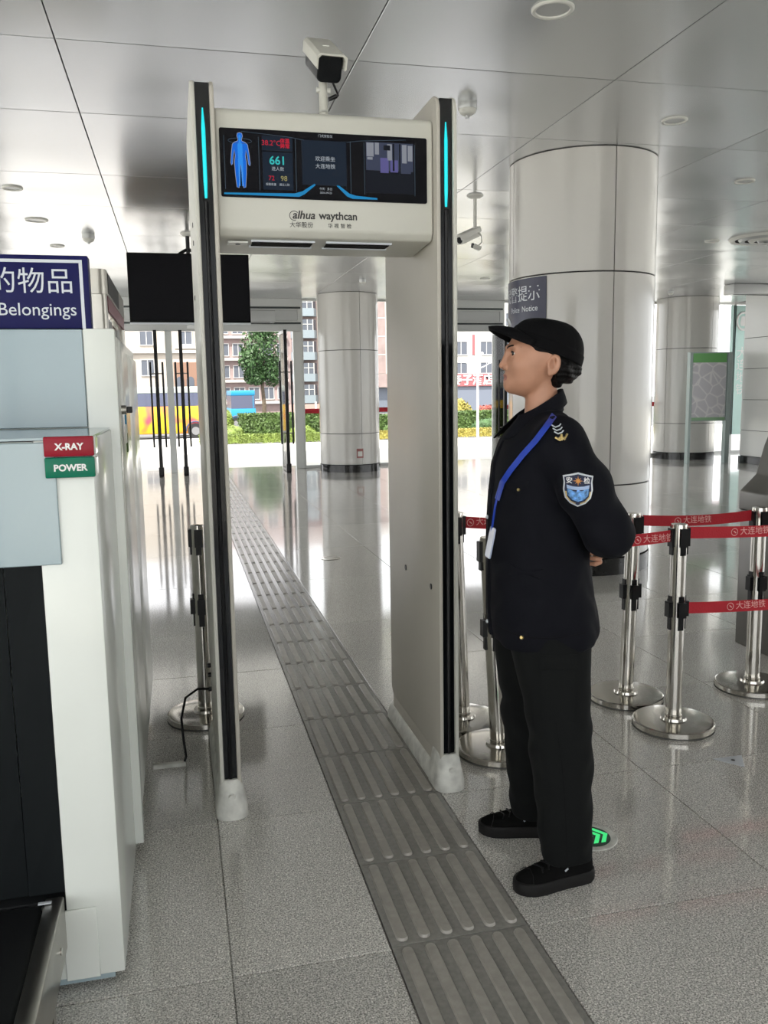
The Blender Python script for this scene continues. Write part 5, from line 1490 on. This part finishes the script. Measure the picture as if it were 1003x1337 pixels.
# ---- details laid on the cloth: project points along the side view on to the jacket
DV = V3((0.2216, 0.975, 0.0))
UV = V3((0.975, -0.2216, 0.0))
def lay(pts, lift=0.0, f=jacket):
    """pts: list of (u, z); returns points on the surface as seen from her left front"""
    P = np.array([u * UV + V3((0, 0, z)) for u, z in pts], f32) - DV * 0.6
    for _ in range(70):
        P = P + DV * (np.clip(f(P), -0.05, 0.05) * 0.75)[:, None]
    return [Vector(p) for p in (P - DV * lift)]
def normal_at(p, f=jacket):
    P = np.array([[p.x + 0.004, p.y, p.z], [p.x - 0.004, p.y, p.z], [p.x, p.y + 0.004, p.z], [p.x, p.y - 0.004, p.z], [p.x, p.y, p.z + 0.004], [p.x, p.y, p.z - 0.004]], f32)
    v = f(P)
    return Vector((v[0] - v[1], v[2] - v[3], v[4] - v[5])).normalized()
def laid_fill(name, outline, m_, parent, lift, rings=5, f=jacket, thick=0.0015):
    cu = sum(u for u, z in outline) / len(outline); cz = sum(z for u, z in outline) / len(outline)
    n = len(outline)
    pts = [(cu, cz)]
    for r in range(1, rings + 1):
        s = r / rings
        pts += [(cu + (u - cu) * s, cz + (z - cz) * s) for u, z in outline]
    Q = lay(pts, lift, f)
    B = lay(pts[-n:], lift - thick, f)
    fs = [(0, 1 + i, 1 + (i + 1) % n) for i in range(n)]
    for r in range(rings - 1):
        a, b = 1 + r * n, 1 + (r + 1) * n
        fs += [(a + i, b + i, b + (i + 1) % n, a + (i + 1) % n) for i in range(n)]
    a = 1 + (rings - 1) * n; b = len(Q)
    fs += [(a + i, b + i, b + (i + 1) % n, a + (i + 1) % n) for i in range(n)]
    return MB().add(Q + B, fs).build(name, m_, parent, smooth=True)
def laid_mesh(name, me, m_, parent, lift, f=jacket):
    """me: flat mesh in (u, z, depth) -> on the cloth"""
    pts = [(v.co.x, v.co.y) for v in me.vertices]
    dz = [v.co.z for v in me.vertices]
    for v, p, d in zip(me.vertices, lay(pts, lift, f), dz):
        v.co = p - Vector(DV) * d
    return link(name, me, m_, parent)
def laid_strip(name, line, w, m_, parent, lift, f=jacket, thick=0.002):
    """ribbon following a polyline of (u, z)"""
    L_, R_ = [], []
    for i in range(len(line)):
        a, b = line[max(i - 1, 0)], line[min(i + 1, len(line) - 1)]
        t = Vector((b[0] - a[0], b[1] - a[1])).normalized()
        nrm = Vector((-t.y, t.x)) * w / 2
        L_.append((line[i][0] + nrm.x, line[i][1] + nrm.y)); R_.append((line[i][0] - nrm.x, line[i][1] - nrm.y))
    A, B = lay(L_, lift, f), lay(R_, lift, f)
    A2, B2 = lay(L_, lift - thick, f), lay(R_, lift - thick, f)
    return MB().loft([[a, b, b2, a2] for a, b, a2, b2 in zip(A, B, A2, B2)]).build(name, m_, parent, smooth=True)
def dense(line, n=6):
    out = []
    for a, b in zip(line[:-1], line[1:]):
        out += [(a[0] + (b[0] - a[0]) * k / n, a[1] + (b[1] - a[1]) * k / n) for k in range(n)]
    return out + [line[-1]]
ln = laid_strip('lanyard', dense([(0.038, 1.379), (0.022, 1.358), (-0.012, 1.312), (-0.048, 1.270), (-0.080, 1.228), (-0.104, 1.190), (-0.119, 1.140)], 5), 0.015, M['lanyard'], guard, 0.011, thick=0.009)
tail = lay(dense([(-0.112, 1.175), (-0.124, 1.12), (-0.133, 1.06), (-0.137, 1.03)], 4), 0.004)
MB().tube(tail, 0.0035, 6).build('lanyard_cord', M['lanyard'], ln, smooth=True)
bp_ = lay([(-0.135, 1.01)], 0.004)[0]
cdm = MB().prism(rrect(-0.028, 0.028, -0.045, 0.045, 0.006, 3), 'z', -0.002, 0.002).mesh('badge_card', 0.0008, 1)
nb = normal_at(bp_)
cdm.transform(Matrix.Translation(bp_ + nb * 0.004) @ nb.to_track_quat('Z', 'Y').to_matrix().to_4x4())
crd = link('badge_card', cdm, mat('badge_plastic', (0.30, 0.36, 0.50), 0.15), guard, True)
# shoulder patch
pc, pz = 0.099, 1.187
shield = [(-0.039, 0.036), (-0.020, 0.040), (0.0, 0.045), (0.020, 0.040), (0.039, 0.036), (0.0365, 0.020), (0.038, 0.000), (0.033, -0.022), (0.020, -0.036), (0.0, -0.045), (-0.020, -0.036), (-0.033, -0.022), (-0.038, 0.000), (-0.0365, 0.020)]
def S_(poly, s=1.0): return [(pc + u * s, pz + z * s) for u, z in poly[::-1]]
pt = laid_fill('sleeve_patch', S_(shield), M['silver'], guard, 0.0030)
tag(pt, 'shield shaped sleeve patch with white border')
laid_fill('patch_field', S_(shield, 0.90), mat('patch_navy', (0.012, 0.018, 0.05), 0.7), pt, 0.0038)
sea = [(-0.027, 0.004), (0.0, 0.000), (0.027, 0.004), (0.026, -0.014), (0.014, -0.026), (0.0, -0.031), (-0.014, -0.026), (-0.026, -0.014)]
laid_fill('patch_globe', S_(sea), mat('patch_blue', (0.10, 0.26, 0.55), 0.6, noise=(120, 0.7)), pt, 0.0044)
rib = [(-0.029, 0.013), (-0.015, 0.0095), (0.0, 0.0085), (0.015, 0.0095), (0.029, 0.013), (0.028, 0.004), (0.015, 0.001), (0.0, 0.000), (-0.015, 0.001), (-0.028, 0.004)]
laid_fill('patch_ribbon', S_(rib), mat('patch_pale_blue', (0.32, 0.42, 0.62), 0.6), pt, 0.0050)
star = []
for k in range(16):
    r = (0.0135 if k % 4 == 0 else 0.0105) if k % 2 == 0 else 0.0038
    star.append((r * math.sin(2 * PI * k / 16), 0.0235 + r * math.cos(2 * PI * k / 16)))
laid_fill('patch_star', S_(star), mat('patch_orange', (0.60, 0.26, 0.06), 0.6), pt, 0.0050, 2)
for s_, du in (('安', -0.0225), ('检', 0.0225)):
    me = text_mesh(s_, 0.0172, align='CENTER', extrude=0.0003, bold=0.0002)
    me.transform(Matrix.Translation((pc + du, pz + 0.0235, 0.0)))
    laid_mesh('lettering', me, M['white_print'], pt, 0.0052)
for sd_ in (-1, 1):
    MB().tube(lay([(pc + sd_ * 0.031, pz - 0.004), (pc + sd_ * 0.029, pz - 0.018), (pc + sd_ * 0.019, pz - 0.030), (pc + sd_ * 0.006, pz - 0.036)], 0.0045), 0.0016, 6).build('patch_wreath', M['brass'], pt, smooth=True)
# shoulder board with bars and a gold wreath
def shoulder(u, z): return (u, z)
ep = laid_fill('shoulder_board', [(0.032, 1.362), (0.055, 1.366), (0.080, 1.328), (0.068, 1.306), (0.044, 1.306)][::-1], M['jacket'], guard, 0.004)
for k in range(3):
    y0 = 1.356 - 0.0085 * k
    du = 0.030 + 0.0035 * k
    MB().tube(lay([(du, y0 - 0.002), (du + 0.010, y0 - 0.0075), (du + 0.020, y0 - 0.004), (du + 0.024, y0 + 0.001)], 0.0055), 0.0019, 6).build('rank_bar', M['silver'], ep, smooth=True)
for pts in ([(0.040, 1.322), (0.052, 1.315), (0.066, 1.322), (0.071, 1.331)], [(0.046, 1.316), (0.056, 1.325), (0.066, 1.316)], [(0.056, 1.330), (0.057, 1.314)]):
    MB().tube(lay(pts, 0.006), 0.0032, 6).build('gold_wreath', M['brass'], ep, smooth=True)
# chest pocket flap, buttons, sleeve tag, side seam, placket
fl_ = laid_fill('pocket_flap', [(-0.100, 1.205), (-0.028, 1.200), (-0.030, 1.168), (-0.062, 1.158), (-0.100, 1.172)], M['jacket'], guard, 0.0035)
def button(u, z, r, m_, par=guard):
    p = lay([(u, z)], 0.0)[0]
    nn = normal_at(p)
    MB().cyl(p + nn * 0.001, p + nn * 0.006, r, r * 0.7, 12).build('button', m_, par, smooth=True)
button(-0.055, 1.176, 0.0055, M['brass'], fl_)
button(-0.044, 0.760, 0.0062, M['brass'])
laid_fill('pocket_flap', [(-0.085, 0.965), (0.015, 0.955), (0.012, 0.925), (-0.085, 0.935)], M['jacket'], guard, 0.003)
laid_strip('hem_seam', dense([(-0.128, 0.772), (-0.06, 0.764), (0.04, 0.760), (0.13, 0.770)], 6), 0.003, M['cap'], guard, 0.001)
plk = []
for k in range(15):
    z = 0.725 + k * (1.325 - 0.725) / 14
    row = [t_ for t_ in TORSO]
    xf = np.interp(z, [r[0] for r in TORSO], [r[1] - r[3] for r in TORSO])
    plk.append([(xf - 0.004, -0.022, z), (xf - 0.0075, -0.020, z), (xf - 0.0075, 0.012, z), (xf - 0.004, 0.014, z), (xf + 0.02, 0.014, z), (xf + 0.02, -0.022, z)])
pk_ = MB().loft(plk).build('placket', M['jacket'], guard, smooth=True)
for z in (1.08, 0.765):
    xf = np.interp(z, [r[0] for r in TORSO], [r[1] - r[3] for r in TORSO])
    MB().add(*blob((xf - 0.009, -0.014, z), (0.005, 0.006, 0.006), 0, 10, 6, 0)).build('snap', M['silver'], pk_, smooth=True)
tg = lay([(0.184, 1.262)], 0.0)[0]
nn = normal_at(tg)
me = MB().box(-0.004, 0.004, -0.010, 0.010, 0, 0.002).mesh('sleeve_tag')
me.transform(Matrix.Translation(tg + nn * 0.002) @ nn.to_track_quat('Z', 'Y').to_matrix().to_4x4())
link('sleeve_tag', me, M['white_print'], guard)
# cargo pocket on the near trouser leg
cp_ = laid_fill('cargo_pocket', [(0.010, 0.700), (0.105, 0.700), (0.108, 0.520), (0.012, 0.520)][::-1], M['trousers'], guard, 0.004, 6, trousers)
laid_fill('pocket_flap', [(0.006, 0.712), (0.110, 0.712), (0.110, 0.668), (0.006, 0.668)][::-1], M['trousers'], cp_, 0.007, 4, trousers)
laid_strip('side_seam', dense([(0.052, 0.52), (0.070, 0.40), (0.082, 0.25), (0.088, 0.11)], 6), 0.002, M['cap'], guard, 0.0008, trousers)
# ---- shoes
def shoe(heel, toe, lab):
    h, t = Vector((*heel, 0)), Vector((*toe, 0))
    d = (t - h).normalized(); L_ = (t - h).length
    side = Vector((-d.y, d.x, 0))
    def P_(s, w_, z): return h + d * s + side * w_ + Vector((0, 0, z))
    st = [0.0, 0.006, 0.02, 0.05, 0.09, 0.13, 0.17, 0.205, 0.228, 0.243, 0.25]
    wd = [0.010, 0.022, 0.033, 0.0375, 0.0375, 0.041, 0.0465, 0.0455, 0.036, 0.022, 0.008]
    ht = [0.080, 0.088, 0.096, 0.100, 0.098, 0.084, 0.069, 0.058, 0.052, 0.045, 0.036]
    k = L_ / 0.25
    rings = []
    for s, w_, z in zip(st, wd, ht):
        ring = []
        for q in range(13):
            a = PI * q / 12
            ring.append(P_(s * k * 0.97 + 0.004, w_ * 0.95 * math.cos(a), 0.022 + (z - 0.022) * math.sin(a) ** 0.75))
        rings.append(ring)
    up = MB().loft(rings).build('shoe', M['canvas'], guard, smooth=True)
    out = [P_(s * k, w_, 0) for s, w_ in zip(st, wd)] + [P_(s * k, -w_, 0) for s, w_ in list(zip(st, wd))[::-1]]
    def lift(z, e):
        c = P_(0.125 * k, 0, 0)
        return [c + (p - c) * e + Vector((0, 0, z)) for p in out]
    sl = MB().loft([lift(0.001, 0.985), lift(0.005, 1.01), lift(0.028, 1.02), lift(0.036, 1.005), lift(0.038, 0.97)]).build('sole', M['sole'], up, smooth=True)
    for q in range(4):
        s = 0.115 + 0.020 * q
        z = np.interp(s, st, ht); w_ = np.interp(s, st, wd) * 0.55
        MB().tube([P_(s * k, -w_, z * 0.86), P_((s + 0.006) * k, -w_ * 0.5, z * 0.985 + 0.002), P_((s - 0.006) * k, w_ * 0.5, z * 0.985 + 0.002), P_(s * k, w_, z * 0.86)], 0.0028, 6).build('lace', M['black'], up, smooth=True)
    MB().tube([P_(0.212 * k, 0.043, 0.040), P_(0.205 * k, 0.026, 0.056), P_(0.202 * k, 0, 0.0635), P_(0.205 * k, -0.026, 0.056), P_(0.212 * k, -0.043, 0.040)], 0.0012, 5).build('toe_seam', M['sole'], up, smooth=True)
    box_ = MB().box(-0.006, 0.006, -0.001, 0.001, -0.0025, 0.0025).mesh('side_tab')
    q = P_(0.105 * k, 0.0375, 0.062)
    box_.transform(Matrix.Translation(q) @ Matrix.Rotation(math.atan2(d.y, d.x), 4, 'Z') @ Matrix.Rotation(rad(35), 4, 'Y'))
    link('side_tab', box_, M['silver'], up)
    return up
shoe((0.142, -0.124), (-0.105, -0.192), 'near')
shoe((0.100, 0.132), (-0.155, 0.163), 'far')
for p0, p1 in (((0.015, -0.185, 0.098), (0.035, -0.200, 0.090)), ((0.105, -0.178, 0.090), (0.112, -0.165, 0.089))):
    MB().tube([p0, p1], 0.006, 8).build('sock', M['white_print'], guard, smooth=True)
